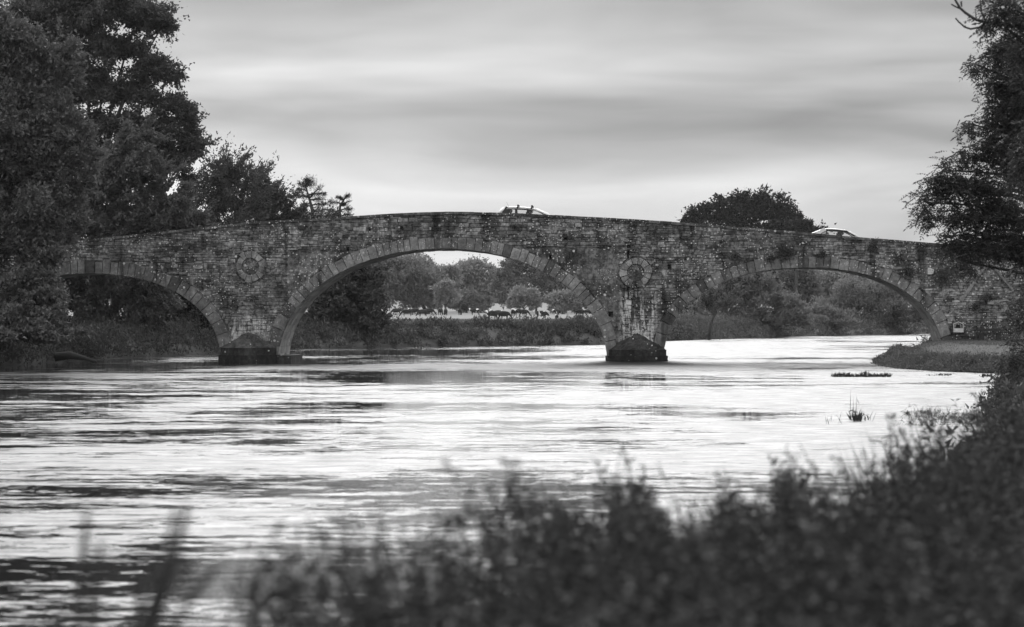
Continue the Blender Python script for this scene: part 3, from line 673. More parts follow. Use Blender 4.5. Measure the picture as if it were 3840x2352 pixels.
tree('pale_topped_tree', 'tree with thin pale top against the sky under the main arch', 'tree', (bx(1550) / 170 * 690, 690),
     px_clumps(690, [(1550, 985, 62, 36), (1600, 1000, 30, 30), (1510, 1000, 40, 30), (1570, 1040, 60, 40)]), 6000, .5, LF_FAR, trunk_r=.3, subr=.3, sub=30, shell=.2)
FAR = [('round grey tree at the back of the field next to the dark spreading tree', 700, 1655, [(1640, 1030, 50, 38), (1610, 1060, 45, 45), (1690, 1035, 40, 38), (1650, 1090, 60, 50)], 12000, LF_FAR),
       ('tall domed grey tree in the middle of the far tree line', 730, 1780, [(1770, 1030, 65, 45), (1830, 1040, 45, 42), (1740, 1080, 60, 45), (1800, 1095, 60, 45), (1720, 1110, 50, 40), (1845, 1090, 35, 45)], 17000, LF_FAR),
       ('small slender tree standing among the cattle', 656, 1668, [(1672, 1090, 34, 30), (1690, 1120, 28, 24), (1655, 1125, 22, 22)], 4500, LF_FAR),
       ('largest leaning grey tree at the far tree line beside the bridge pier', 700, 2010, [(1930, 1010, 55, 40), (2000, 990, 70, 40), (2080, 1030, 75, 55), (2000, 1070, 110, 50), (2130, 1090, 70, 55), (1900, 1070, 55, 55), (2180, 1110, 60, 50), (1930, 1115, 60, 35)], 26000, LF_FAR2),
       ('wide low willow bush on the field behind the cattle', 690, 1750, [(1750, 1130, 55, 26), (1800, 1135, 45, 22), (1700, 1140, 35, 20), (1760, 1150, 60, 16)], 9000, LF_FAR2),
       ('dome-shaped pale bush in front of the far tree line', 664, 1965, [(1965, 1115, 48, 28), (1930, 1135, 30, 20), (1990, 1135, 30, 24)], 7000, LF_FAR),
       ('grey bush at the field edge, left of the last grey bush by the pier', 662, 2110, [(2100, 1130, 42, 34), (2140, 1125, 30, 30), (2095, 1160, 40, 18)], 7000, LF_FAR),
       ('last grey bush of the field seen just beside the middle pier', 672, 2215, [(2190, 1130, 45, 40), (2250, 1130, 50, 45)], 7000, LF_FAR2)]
for lab, Y, tx, cl, n_, m_ in FAR:
    tree('field_tree', lab, 'tree' if 'bush' not in lab else 'bush', ((tx - CX) * Y / F, Y), px_clumps(Y, cl), n_, .6, m_, trunk_r=.28, subr=.3, sub=24, shell=.5, limbs=True, group='trees of the cattle field', low='bush' in lab)
# ------------------------------------------------------------------ seen through the right arch
RB = [('silvery willow bush leaning over the water in the middle of the right arch', 331, 2860, [(2840, 1090, 90, 70), (2760, 1130, 90, 60), (2900, 1160, 100, 80), (2820, 1210, 100, 55), (2960, 1210, 80, 55), (2760, 1080, 60, 50), (2700, 1150, 60, 60), (2880, 1235, 110, 28), (2780, 1245, 80, 22), (2680, 1235, 70, 26), (2590, 1225, 60, 22), (2970, 1245, 70, 18)], 44000, LF_WILLOW),
      ('wide domed willow thicket at the far river bend under the right arch', 372, 3230, [(3220, 1120, 130, 65), (3320, 1150, 130, 75), (3180, 1190, 120, 65), (3420, 1170, 110, 80), (3300, 1225, 150, 40), (3470, 1220, 90, 50), (3380, 1240, 160, 18), (3200, 1240, 120, 20)], 44000, LF_WILLOW),
      ('small upright willow bush at the far water edge under the right arch', 352, 3080, [(3100, 1215, 80, 45), (3040, 1235, 50, 30), (3150, 1230, 60, 35)], 15000, LF_WILLOW),
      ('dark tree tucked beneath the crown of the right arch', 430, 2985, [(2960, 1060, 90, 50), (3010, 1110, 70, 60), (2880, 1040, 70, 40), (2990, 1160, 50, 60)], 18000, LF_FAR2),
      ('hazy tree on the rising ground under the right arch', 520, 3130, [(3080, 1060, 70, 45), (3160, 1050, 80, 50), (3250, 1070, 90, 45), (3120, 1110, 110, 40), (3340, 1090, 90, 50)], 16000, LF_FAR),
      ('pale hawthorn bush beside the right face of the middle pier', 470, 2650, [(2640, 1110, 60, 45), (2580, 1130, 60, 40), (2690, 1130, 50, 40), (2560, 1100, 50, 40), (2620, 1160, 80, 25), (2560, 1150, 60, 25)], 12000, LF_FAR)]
for lab, Y, tx, cl, n_, m_ in RB:
    tree('river_bend_willow' if m_ is LF_WILLOW else 'field_tree', lab, 'bush' if 'bush' in lab or 'thicket' in lab else 'tree', ((tx - CX) * Y / F, Y), px_clumps(Y, cl), n_, .36 if m_ is LF_WILLOW else .5, m_, trunk_r=.11, subr=.32, sub=34, shell=.4, low=True,
         spray=(.15, 0, .8) if m_ is LF_WILLOW else None, spray_l=1.1, aspect=.3 if m_ is LF_WILLOW else .5)
# leaning bare trunk by the middle pier
mb = MB(); a = P(2655, 1232, 300); b0 = Vector((a.x, 300, gz1(a.x, 300)))
pts = [Vector((0, 0, -.3)), P(2665, 1215, 300) - b0, P(2680, 1180, 300) - b0, P(2692, 1155, 300) - b0]; mb.tube(pts, [.15, .13, .1, .06], 7)
mb.tube([pts[2], P(2660, 1165, 300) - b0, P(2650, 1145, 300) - b0], [.1, .07, .03], 5)
lt = empty('leaning_tree', b0); tag(lt, 'leaning half-bare trunk on the far bank just past the middle pier', 'tree'); mb.build('trunk', M_BARK, lt, True)
ps, ax = crown_points([tuple(P(2690, 1130, 300) - b0) + (1.6, 1.4, 1.1), tuple(P(2650, 1140, 300) - b0) + (.9, .9, .7)], 2600, spray=(.3, 0, .7), spray_l=.8); leaf_mesh('crown', ps, ax, .3, .1, LF_MID, lt)['kind'] = 'stuff'
# oak beyond the bridge
tree('oak_tree', 'dark domed oak silhouetted above the parapet between the two cars', 'tree', (15.6, 428),
     px_clumps(428, [(2830, 745, 85, 40), (2760, 770, 90, 40), (2890, 775, 70, 40), (2680, 795, 80, 34), (2950, 795, 50, 34), (2620, 820, 60, 28), (2800, 800, 100, 34), (2900, 815, 80, 24), (2770, 850, 60, 16), (2870, 852, 50, 14), (2980, 825, 40, 28), (2590, 835, 40, 20), (2720, 835, 100, 22)]),
     12500, .45, LF_OAK, M_TWIG, trunk_r=.45, subr=.25, sub=30, shell=.3)
tree('hawthorn_tree', 'low dark thorn tree behind the rear of the white saloon, beside the oak', 'tree', (22.6, 420),
     px_clumps(420, [(2990, 850, 50, 24), (3030, 868, 34, 18), (2940, 860, 60, 26), (2990, 885, 90, 30)]), 12000, .4, LF_OAK, M_TWIG, trunk_r=.3, subr=.28, sub=30, shell=.3)
# far wood closing the view
PS, AX = [], []
for _ in range(150):
    Y = random.uniform(1000, 1200); px = random.uniform(-600, 4400); hgt = random.uniform(5, 9) * (1.25 if px < 1500 else 1); x = (px - CX) * Y / F; z = gz1(x, Y); r_ = random.uniform(4, 8)
    d = unit(R.normal(size=(420, 3))); PS.append(np.array([x, Y, z + hgt * .55]) + d * np.array([r_, r_, hgt * .55]) * (.75 + .3 * R.random((420, 1)))); AX.append(d + R.normal(size=(420, 3)))
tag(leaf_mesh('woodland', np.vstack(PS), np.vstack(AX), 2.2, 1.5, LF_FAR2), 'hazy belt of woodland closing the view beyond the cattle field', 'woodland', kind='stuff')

# ------------------------------------------------------------------ bank growth (stuff)
def along(line, s0, s1, n, off0, off1):
    seg = np.hypot(*np.diff(line, axis=0).T); cum = np.r_[0, np.cumsum(seg)]; u = s0 + (s1 - s0) * R.random(n); x = np.interp(u, cum, line[:, 0]); y = np.interp(u, cum, line[:, 1])
    i = np.clip(np.searchsorted(cum, u) - 1, 0, len(seg) - 1); d = np.diff(line, axis=0)[i] / seg[i][:, None]; return x, y, np.c_[-d[:, 1], d[:, 0]], off0 + (off1 - off0) * R.random(n)
def arclen_at(line, Y):
    seg = np.hypot(*np.diff(line, axis=0).T); cum = np.r_[0, np.cumsum(seg)]; return float(np.interp(Y, line[:, 1], cum))
def bank_mass(name, label, line, Ya, Yb, sgn, n_clump, n_leaf, hmin, hmax, width, L, m, aspect=.3, up=.8, off0=-.2, mound=.5):
    x, y, nr, of = along(line, arclen_at(line, Ya), arclen_at(line, Yb), n_clump, off0, width); cx_ = x + sgn * nr[:, 0] * of; cy_ = y + sgn * nr[:, 1] * of
    z = np.maximum(gz(np.c_[cx_, cy_]), 0.02); h = (hmin + (hmax - hmin) * R.random(n_clump) ** 1.8) * (.75 + .5 * np.sin(cx_ * .55 + cy_ * .31) ** 2); pk = np.repeat(np.arange(n_clump), n_leaf); k_ = len(pk); u = R.random(k_)
    spread = (.25 + .35 * R.random(n_clump))[pk] * mound * 2
    pos = np.c_[cx_[pk] + R.normal(size=k_) * spread * (1 - .5 * u), cy_[pk] + R.normal(size=k_) * spread * (1 - .5 * u), z[pk] + h[pk] * u ** .8]
    pos[:, 2] = np.maximum(pos[:, 2], .02); ax = R.normal(size=(k_, 3)) * .7; ax[:, 2] += up
    return tag(leaf_mesh(name, pos, ax, L * (.5 + R.random(k_)), 1.3 * L * aspect * (.6 + .8 * R.random(k_)), m, tri=True), label, 'undergrowth', kind='stuff')
bank_mass('bank_undergrowth', 'dark rank growth along the far bank below the cattle field', LEFT, 200, 300, 1, 1500, 34, .15, .95, 4.2, .3, LF_BANK, .3)
bank_mass('river_scrub', 'grey scrub and sedge lining the river bend under the right arch', LEFT, 270, 400, 1, 2400, 26, .2, 1.0, 5, .3, LF_MID, .3)
bank_mass('bank_undergrowth', 'dark growth at the water edge under the leftmost arch', LEFT, 150, 205, 1, 800, 26, .3, 1.0, 3.0, .26, LF_DARK, .3)
bank_mass('bank_undergrowth', 'scrub on the upstream bank past the abutment', RIGHT, 178, 300, -1, 500, 26, .4, 1.3, 5, .34, LF_MID, .25)
bank_mass('terrace_undergrowth', 'leafy growth tumbling over the edge of the grass terrace at the abutment', RIGHT, 118, 172, -1, 1300, 34, .06, .36, 1.1, .13, LF_MID, .42, .5, -.35, .25)
bank_mass('river_edge_sedge', 'bright sedge and grass matted at the water edge below the ash', RIGHT, 72, 82, -1, 70, 30, .03, .18, .3, .16, LF_GRASS, .07, .6, -2.0, .35)
bank_mass('waterside_scrub', 'dark scrub on the receding bank under the ash', RIGHT, 38, 128, -1, 900, 36, .2, .75, 4.5, .17, LF_DARK, .35, .5, .1, .35)
PS, AX = [], []                                         # mown terrace and pasture grass near enough to show
n = 16000; x = R.uniform(14, 24, n); y = R.uniform(128, 169.6, n); z = gz(np.c_[x, y]); ok = z > .3
ps = np.c_[x, y, z][ok]; ax = R.normal(size=(len(ps), 3)) * .5; ax[:, 2] += 1
tag(leaf_mesh('terrace_grass', ps, ax, .1, .02, LF_MID), 'short grass of the terrace before the abutment', 'grass', kind='stuff')
# rough tussocks at the field edge
n = 9000; px = R.uniform(1300, 2400, n); Y = R.uniform(258, 470, n); x = (px - CX) * Y / F; z = gz(np.c_[x, Y]); ok = z > 1.0; ps = np.c_[x, Y, z][ok]; ax = R.normal(size=(len(ps), 3)) * .35; ax[:, 2] += 1
tag(leaf_mesh('field_grass', ps, ax, .35, .09, LF_GRASS), 'tall grass on the near margin of the cattle field', 'grass', kind='stuff')

# ------------------------------------------------------------------ ash tree at the right and nearer branch
def ash_leaves(centres, n_each, spread, Ls=.085):
    """pinnate ash leaves: a drooping stalk with paired leaflets"""
    PS, AX = [], []
    c = np.repeat(centres, n_each, axis=0); k_ = len(c); o_ = c + R.normal(size=(k_, 3)) * spread; d = unit(R.normal(size=(k_, 3)) * np.array([1, 1, .6]) + np.array([-.1, 0, -.25])); side = unit(np.cross(d, R.normal(size=(k_, 3)) * .3 + np.array([0, 0, 1])))
    for i, u in enumerate((.08, .14, .2, .26)):
        sag = np.array([0, 0, -1]) * u * u * .9
        for s in (-1, 1): PS.append(o_ + d * u + sag); AX.append(d * .55 + s * side + np.array([0, 0, -.35]))
    PS.append(o_ + d * .3 + np.array([0, 0, -.08])); AX.append(d + np.array([0, 0, -.4])); return np.vstack(PS), np.vstack(AX)
def ash_tree(name, label, foot, Y, lst, n_sub, n_each, Ls, seedtw=4, thick=.22, extra=None):
    x, y = foot; z = gz1(x, y); t_ = empty(name, (x, y, z)); tag(t_, label, 'tree'); b0 = Vector((x, y, z)); mb = MB(); cl = px_clumps(Y, lst)
    zt = max(c[2] for c in cl); mb.tube([(0, 0, -.3), (0, 0, .3), (.1, .1, (zt - z) * .5), (.05, 0, (zt - z))], [thick * 1.3, thick, thick * .75, thick * .35], 10); CT = []
    for c in cl:
        e = Vector(c[:3]) - b0; st = Vector((.05, 0, max(.8, min(e.z - .3, (zt - z) * .95) * .85))); pts = limb(mb, st, e, thick * .3, .02, .1)
        ns = max(6, int(n_sub * c[3] * c[5] / .3)); d = unit(R.normal(size=(ns, 3))); CT_ = np.array(e) + d * np.array(c[3:6]) * (.25 + .75 * R.random((ns, 1))); CT.append(CT_)
        for q in CT_[:max(3, ns // 8)]: limb(mb, pts[random.randint(3, 5)], q, .014, .004, .1, 4, 4)
    ps, ax = ash_leaves(np.vstack(CT), n_each, .13)
    if extra: extra(mb, b0)
    leaf_mesh('crown', ps, ax, Ls * (.7 + .6 * R.random(len(ps))), Ls * .36, LF_ASH, t_)['kind'] = 'stuff'; mb.build('trunk', M_TWIG, t_, True); return t_
ash_tree('ash_tree', 'dark ash tree with hanging leaf sprays in front of the bridge at the right edge', (12.2, 80), 78,
         [(3745, 200, 55, 45), (3672, 245, 20, 18), (3780, 170, 70, 60), (3715, 310, 45, 40), (3790, 330, 70, 80), (3730, 430, 60, 50), (3660, 470, 35, 40), (3800, 460, 70, 70), (3640, 590, 45, 45), (3720, 560, 70, 60), (3560, 640, 35, 40), (3530, 720, 40, 40),
          (3600, 700, 60, 60), (3690, 690, 80, 70), (3800, 620, 70, 90), (3470, 760, 22, 28), (3510, 680, 25, 30), (3590, 800, 50, 40), (3680, 800, 80, 60), (3780, 780, 70, 70), (3600, 880, 50, 40), (3680, 890, 70, 50), (3760, 880, 60, 40),
          (3620, 930, 40, 28), (3560, 915, 28, 26), (3730, 930, 40, 22), (3625, 985, 10, 14), (3835, 960, 40, 60), (3850, 880, 70, 100), (3860, 300, 80, 300), (3480, 820, 18, 22)], 30, 13, .1, thick=.26)
ash_tree('riverside_sapling', 'leafy dark sapling hanging at the right edge below the ash', (10.9, 76.5), 74,
         [(3830, 1120, 45, 60), (3815, 1220, 40, 70), (3825, 1320, 45, 70), (3810, 1420, 45, 60), (3830, 1500, 50, 60), (3790, 1360, 25, 40), (3800, 1540, 40, 50)], 16, 12, .085, thick=.1)
def bare(mb, b0):
    Y = 58; T = [([(3810, 98), (3755, 94), (3700, 86), (3655, 72), (3620, 48), (3600, 30), (3582, 0), (3570, -30)], .028, .012), ([(3600, 32), (3585, 26), (3567, 16)], .013, .009), ([(3700, 86), (3682, 50), (3677, 10), (3675, -20)], .015, .008),
         ([(3698, 84), (3672, 103), (3640, 109), (3618, 102), (3595, 82), (3583, 68)], .016, .01), ([(3660, 72), (3659, 42)], .01, .008), ([(3605, 22), (3606, 4)], .012, .008), ([(3607, 26), (3601, 6)], .008, .005), ([(3760, 96), (3735, 116), (3712, 118)], .012, .006), ([(3755, 94), (3735, 60)], .014, .008), ([(3620, 102), (3620, 96)], .012, .008)]
    for pl, r0, r1 in T: mb.tube([P(px, py, Y) - b0 for px, py in pl], list(np.linspace(r0, r1, len(pl)) * 1.45), 6)
    mb.tube([Vector((0, 0, 5.2)), P(3900, 110, Y) - b0, P(3810, 98, Y) - b0], [.08, .055, .042], 6)
ash_tree('ash_tree', 'nearer ash whose bare crooked branch reaches into the upper right corner', (8.9, 58.5), 58, [(3750, 30, 35, 40), (3800, 20, 50, 50), (3735, 70, 12, 14), (3830, 90, 40, 60), (3850, 220, 40, 90), (3860, 600, 45, 160)], 40, 9, .1, thick=.18, extra=bare)

# ------------------------------------------------------------------ foreground weeds on the camera's bank
def weed_arrays(base, h, lean, n_leaf, Ls, rng=R):
    u = np.sort(rng.random(n_leaf)) ** .8; ln = np.asarray(lean); st = np.asarray(base) + u[:, None] * np.array([0, 0, h]) + (u ** 2)[:, None] * np.array([ln[0], ln[1], 0]) * h
    a = rng.random(n_leaf) * 6.283; ax = np.c_[np.cos(a), np.sin(a), .45 - .5 * rng.random(n_leaf)]; L = Ls * (1.15 - .6 * u) * (.6 + .7 * rng.random(n_leaf)); return st, ax, L
def stem_pts(base, h, lean): return [Vector(base) + Vector((lean[0] * h * u * u, lean[1] * h * u * u, h * u)) for u in (0, .33, .66, 1)]
OUT = np.array([(760, 2500), (860, 2330), (900, 2170), (960, 2120), (1010, 2010), (1100, 2090), (1180, 1990), (1290, 1960), (1400, 1990), (1560, 1960), (1640, 1930), (1720, 1800), (1800, 1900), (1900, 1770), (2000, 1830), (2100, 1900), (2200, 1900), (2300, 1830), (2380, 1840), (2450, 1880), (2540, 2010), (2640, 1980),
                (2720, 1860), (2840, 1880), (2930, 1740), (3010, 1850), (3120, 1870), (3250, 1830), (3300, 1720), (3360, 1670), (3430, 1610), (3500, 1650), (3560, 1680), (3650, 1610), (3720, 1540), (3780, 1490), (3840, 1470), (4200, 1400)], float)
OUT[:, 1] -= np.interp(OUT[:, 0], [1400, 1700, 3200, 3400], [0, 60, 50, 0])
def depth_of(px): return np.interp(px, [700, 1000, 1800, 2600, 3000, 3300, 3500, 3700, 3840, 4200], [8, 9, 11.5, 15, 18.5, 26, 36, 50, 58, 64])
PS, AX, LL = [], [], []; mb = MB()
n = 2600; pxs = R.uniform(800, 4100, n)
for i, px in enumerate(pxs):
    o0_ = np.interp(px, OUT[:, 0], OUT[:, 1]) + 25; top = o0_ + (abs(random.gauss(0, 70)) if i % 3 == 0 else random.random() * (2420 - o0_)); Y = random.uniform(.72, 1.12) * F / (top - CY)
    if px < 1650 and random.random() < .55: continue
    if i % 3: top += 60
    p = P(px, top, Y); zg = gz1(p.x, Y)
    if zg < .15: continue
    h = p.z - zg
    if h < .12: continue
    h = min(h, 1.9); lean = (random.uniform(-.3, .12), random.uniform(-.15, .15)); base = (p.x - lean[0] * h, Y, zg)
    s_, a_, l_ = weed_arrays(base, h, lean, int(40 + 40 * h), .058 + .0012 * Y); PS.append(s_); AX.append(a_); LL.append(l_)
    if i % 3 == 0: mb.tube(stem_pts(base, h, lean), [.006, .005, .004, .002], 4, False)
for i in range(260):                                     # slender sprigs standing clear of the mass
    px = random.uniform(850, 3800); top = np.interp(px, OUT[:, 0], OUT[:, 1]) + random.uniform(-120, 40); Y = random.uniform(.72, 1.0) * F / (top - CY); p = P(px, top, Y); zg = gz1(p.x, Y)
    if zg < .12 or p.z - zg < .15: continue
    h = p.z - zg; lean = (random.uniform(-.4, .15), 0); base = (p.x - lean[0] * h, Y, zg); s_, a_, l_ = weed_arrays(base, h, lean, 34, .06 + .001 * Y); a_[:, 2] += .5; PS.append(s_); AX.append(a_); LL.append(l_ * .9); mb.tube(stem_pts(base, h, lean), [.006, .005, .004, .002], 4, False)
n = 2600; px = R.uniform(900, 4000, n); top = np.interp(px, OUT[:, 0], OUT[:, 1]) + R.exponential(160, n) - 60; Yb = R.uniform(.75, 1.1, n) * F / (top - CY); X_ = (px - CX) * Yb / F; zg = gz(np.c_[X_, Yb]); zt_ = H - (top - CY) * Yb / F; ok = (zg > .12) & (zt_ - zg > .2) & ((px > 1700) | (R.random(n) < .5))
blade = (np.c_[X_, Yb, zg][ok], np.c_[R.normal(size=ok.sum()) * .28, R.normal(size=ok.sum()) * .2, np.ones(ok.sum())], (zt_ - zg)[ok], (.007 + .0004 * Yb)[ok])
LL = np.concatenate(LL) * R.uniform(.5, 1.35, sum(len(q) for q in LL))
und = tag(leaf_mesh('bank_undergrowth', np.vstack(PS), np.vstack(AX), LL, LL * .42, LF_WEED), 'dark blurred mass of nettles and weeds covering the near bank', 'undergrowth', kind='stuff')
bl = leaf_mesh('blades', blade[0], blade[1], blade[2], blade[3], LF_WEED, und); bl['kind'] = 'stuff'
sm = mb.build('stems', M_TWIG, und); sm['kind'] = 'stuff'
def weed(name, label, px, py, Y, lean, nl=46, Ls=.075, group=None, m=None, asp=.42):
    p = P(px, py, Y); zg = max(gz1(p.x, Y), 0); h = p.z - zg; base = Vector((p.x - lean[0] * h, Y - lean[1] * h, zg)); t_ = empty(name, base); tag(t_, label, 'weed', group)
    s_, a_, l_ = weed_arrays((0, 0, 0), h, lean, nl, Ls); leaf_mesh('leaves', s_, a_, l_, l_ * asp, m or LF_WEED, t_)['kind'] = 'stuff'; mb = MB().tube(stem_pts((0, 0, 0), h, lean), [.008, .007, .005, .002], 5, False); mb.build('stem', M_TWIG, t_)
WG = 'tall weeds rising from the near bank'
for lab, px, py, Y, ln in [('leftmost leaning weed of the near bank, its tip over bright water', 890, 2165, 8.3, (-.28, 0)), ('leaning weed with three dark tips just past the leftmost one', 1015, 2005, 8.6, (-.3, 0)), ('slanting weed over bright water beside the three-tipped weed', 1190, 1985, 9.0, (-.25, 0)),
                           ('weed with a drooping head left of the tallest blurred weed', 1290, 1935, 9.3, (-.2, 0)), ('thin tall blurred weed leaning over the water near the middle', 1670, 1745, 10.0, (-.3, 0)), ('tallest dense blurred weed at the middle of the near bank', 1905, 1755, 10.6, (-.06, 0)), ('broad blurred weed beside the tallest one', 1960, 1800, 11, (.05, 0)),
                           ('twin-tipped weed right of the middle of the near bank', 2290, 1815, 12.2, (-.1, 0)), ('narrow weed with nodding tip above the dark bank', 2430, 1850, 13, (-.12, 0)), ('lone narrow weed in front of the gap of bright water', 2705, 1850, 16, (-.06, 0)), ('tall branching weed with a knobbed top right of the water gap', 2945, 1705, 18.6, (-.12, 0)),
                           ('bushy weed below the knobbed one', 2960, 1790, 18, (.04, 0)), ('short weed with a curled tip beside the knobbed one', 3120, 1795, 19.5, (.1, 0))]:
    for q in range(1): weed('tall_weed', lab, px, py - 30, Y, ln, 120, .085, WG, LF_TALL)
for lab, px, py, Y, ln in [('long-leaved spiky weed reaching over the water at right', 3300, 1640, 27, (-.22, 0)), ('spiky weed with crossed blades beside the tiny reed stub', 3420, 1560, 29, (-.2, 0)), ('upright long-bladed weed above the dark bank at right', 3480, 1580, 31, (-.05, 0)), ('spiky weed tuft next to the sapling', 3660, 1470, 42, (-.1, 0)), ('slim spiky weed under the ash', 3580, 1500, 46, (-.2, 0))]:
    weed('spiky_weed', lab, px, py, Y, ln, 60, .2, 'long-leaved weeds at the waterside', asp=.14)
# bent grass stems, bottom left
for lab, pts in [('faint tall grass stem at the far left of the bottom edge', [(290, 2360), (310, 2100), (325, 1930)]), ('short faint grass stem beside the far left stem', [(340, 2360), (365, 2150), (380, 2040)]), ('darkest leaning grass stem with seed head at bottom left', [(540, 2360), (610, 2150), (660, 1900)]), ('grass stem leaning alongside the darkest one', [(575, 2360), (660, 2080), (705, 1890)]),
                 ('low grass stem bending right across the bottom edge', [(640, 2360), (730, 2220), (820, 2120)]), ('short broken grass stem between the leaning stems', [(500, 2380), (530, 2250), (545, 2180)])]:
    Y = 7.4; pp = [P(*q, Y) for q in pts]; x = pp[0].x; b0 = Vector((x - .05, Y, gz1(x - .05, Y))); t_ = empty('grass_stem', b0); tag(t_, lab, 'grass stem', 'grass stems over the water')
    MB().tube([Vector((0, 0, 0)), *[q - b0 for q in pp]], [.015, .013, .011, .006], 5).build('stem', M_TWIG, t_)
    tp = pp[-1] - b0; k_ = 26; u = R.random((k_, 1)) * .14; d = np.array((pp[-1] - pp[-2]).normalized()); leaf_mesh('seed_head', np.array(tp) - d * u, d + .5 * R.normal(size=(k_, 3)), .03, .006, LF_GRASS, t_)['kind'] = 'stuff'
# ------------------------------------------------------------------ plants standing in the water
def reed_bed(name, label, px0, px1, pyb, pyt, n, w_, m=LF_REED, lean=.3, cat='reeds'):
    Y = H * F / (pyb - CY); kx = Y / F; x = ((R.uniform(px0, px1, n)) - CX) * kx; x0 = float(x.mean()); t_ = empty(name, (x0, Y, 0)); tag(t_, label, cat)
    h = (pyb - pyt) * kx * (.35 + .65 * R.random(n)) * ((.72 + .28 * np.sin((x - x0) * 2.1 + 1.0) ** 2 + .14 * np.sin((x - x0) * 7.3)) if n > 80 else 1.0); ps = np.c_[x - x0, R.normal(size=n) * .35, np.full(n, -.05)]; ax = np.c_[R.normal(size=n) * lean, R.normal(size=n) * lean, np.ones(n)]
    leaf_mesh('blades', ps, ax, h, w_, m, t_)['kind'] = 'stuff'; nb = n // 3; i = R.integers(0, n, nb)
    leaf_mesh('bent_tips', ps[i] + unit(ax[i]) * (h[i] * .8)[:, None], np.c_[R.normal(size=nb), R.normal(size=nb) * .5, -.5 * np.ones(nb)], h[i] * .45, w_ * .8, m, t_)['kind'] = 'stuff'; return t_
reed_bed('weed_islet', 'long low islet of grassy weeds standing in the river before the terrace', 3122, 3340, 1413, 1382, 420, .06, LF_REED, .5, 'weed islet')
reed_bed('weed_islet', 'small sunken tuft of weeds in the water below the terrace bank', 3480, 3560, 1408, 1392, 90, .05, LF_REED, .5, 'weed islet')
reed_bed('reed_clump', 'dark clump of broken reeds standing in open water', 3196, 3225, 1578, 1515, 46, .035)
reed_bed('reed_clump', 'thin sparse reeds just beside the dark reed clump', 3228, 3268, 1576, 1520, 16, .03)
reed_bed('reed_stalk', 'three bare tall stalks rising above the dark reed clump', 3188, 3212, 1570, 1440, 4, .014, LF_REED, .06)
reed_bed('reed_stalk', 'faint bent stalks in the water left of the reed clump', 3080, 3180, 1590, 1530, 6, .014, LF_REED, .35)
reed_bed('reed_stub', 'tiny dark stub of dead reed between the reed clump and the bank', 3402, 3416, 1556, 1528, 10, .05, LF_REED, .3)
reed_bed('sedge_tuft', 'spray of thin sedge at the end of the matted bank growth', 3450, 3500, 1548, 1515, 40, .02, LF_GRASS, .5)
reed_bed('drift_weed', 'dark raft of drifted weed at the foot of the terrace bank under the ash', 3680, 3730, 1412, 1390, 60, .06, LF_REED, .8, 'drift weed')
weed('bank_willowherb', 'leafy shoots growing at the tip of the terrace beside the abutment', 3460, 1262, 178, (-.1, 0), 60, .3, None, LF_DARK)
weed('bank_willowherb', 'shorter leafy shoots at the foot of the last arch', 3490, 1275, 177, (.1, 0), 50, .3, None, LF_DARK)
# fallen log
lg = MB(); Y = 161.5; a, b_ = P(205, 1340, Y), P(362, 1350, Y); lg.tube([a, a.lerp(b_, .35) + Vector((0, .1, .16)), a.lerp(b_, .7) + Vector((0, 0, .05)), b_ + Vector((0, 0, -.1))], [.26, .22, .13, .05], 9)
tag(lg.build('fallen_log', M_DARKWOOD, None, True), 'dark fallen log tapering into the water below the left bank', 'log')
# wall plants
for lab, px, py, r_, n_ in [('largest bushy tuft on the wall just above the crown of the right arch', 2946, 950, 26, 520), ('small tuft on the wall beside the largest one, lower down', 2892, 969, 14, 200), ('slim weed on the wall over the left haunch of the right arch', 2756, 962, 15, 160), ('upright weed on the wall past the crown of the right arch', 3085, 953, 13, 160), ('dark trailing weed under the coping above the right arch', 3278, 922, 20, 240),
                            ('dark weed on the wall high above the white plaque', 3458, 940, 18, 220), ('round tuft on the wall left of the white plaque', 3410, 1020, 20, 260), ('ivy-like patch on the wall right of the white plaque', 3540, 1035, 32, 520), ('small weed hugging the wall over the right haunch of the last arch', 3368, 972, 15, 150), ('tiny weed at the foot of the gable scar', 3655, 1150, 10, 120), ('dark fern above the small grey plate', 3709, 1115, 13, 160), ('short tuft near the coping above the middle pier', 2380, 845, 8, 70)]:
    p = P(px, py, YB - .05); t_ = empty('wall_weed', p); tag(t_, lab, 'weed', 'weeds rooted in the bridge wall'); r_ *= KB; d = R.normal(size=(n_, 3)) * np.array([.55, .22, .5]) * r_; d[:, 1] = -np.abs(d[:, 1])
    leaf_mesh('leaves', d, d + R.normal(size=(n_, 3)) * .2, .11, .05, LF_DARK, t_)['kind'] = 'stuff'; MB().tube([(0, .12, -.1), (0, -.02, 0), (0, -.08, r_ * .5)], [.02, .015, .006], 5).build('stem', M_TWIG, t_)
# ------------------------------------------------------------------ cattle
M_COW, t, b = mat('cow_hide'); k = NB(t); co = k.n('ShaderNodeTexCoord').outputs['Object']; oi = k.n('ShaderNodeObjectInfo').outputs['Random']
mp = k.n('ShaderNodeMapping'); k.l(co, mp.inputs[0]); cv = k.n('ShaderNodeCombineXYZ'); k.l(k.m('MULTIPLY', oi, 37.0), cv.inputs[0]); k.l(k.m('MULTIPLY', oi, 91.0), cv.inputs[1]); k.l(cv.outputs[0], mp.inputs['Location'])
pt = k.ss(k.noise(mp.outputs[0], 1.15, 1), .6, .63); k.l(k.mix(pt, .016, .75), b.inputs['Base Color']); b.inputs['Roughness'].default_value = .8; b.inputs['Specular IOR Level'].default_value = .15
M_COWB, t, b = mat('dark_cow_hide'); b.inputs['Base Color'].default_value = g(.015); b.inputs['Roughness'].default_value = .8; b.inputs['Specular IOR Level'].default_value = .15
M_FACE = simple_mat('white_blaze', .8, .8, .05)
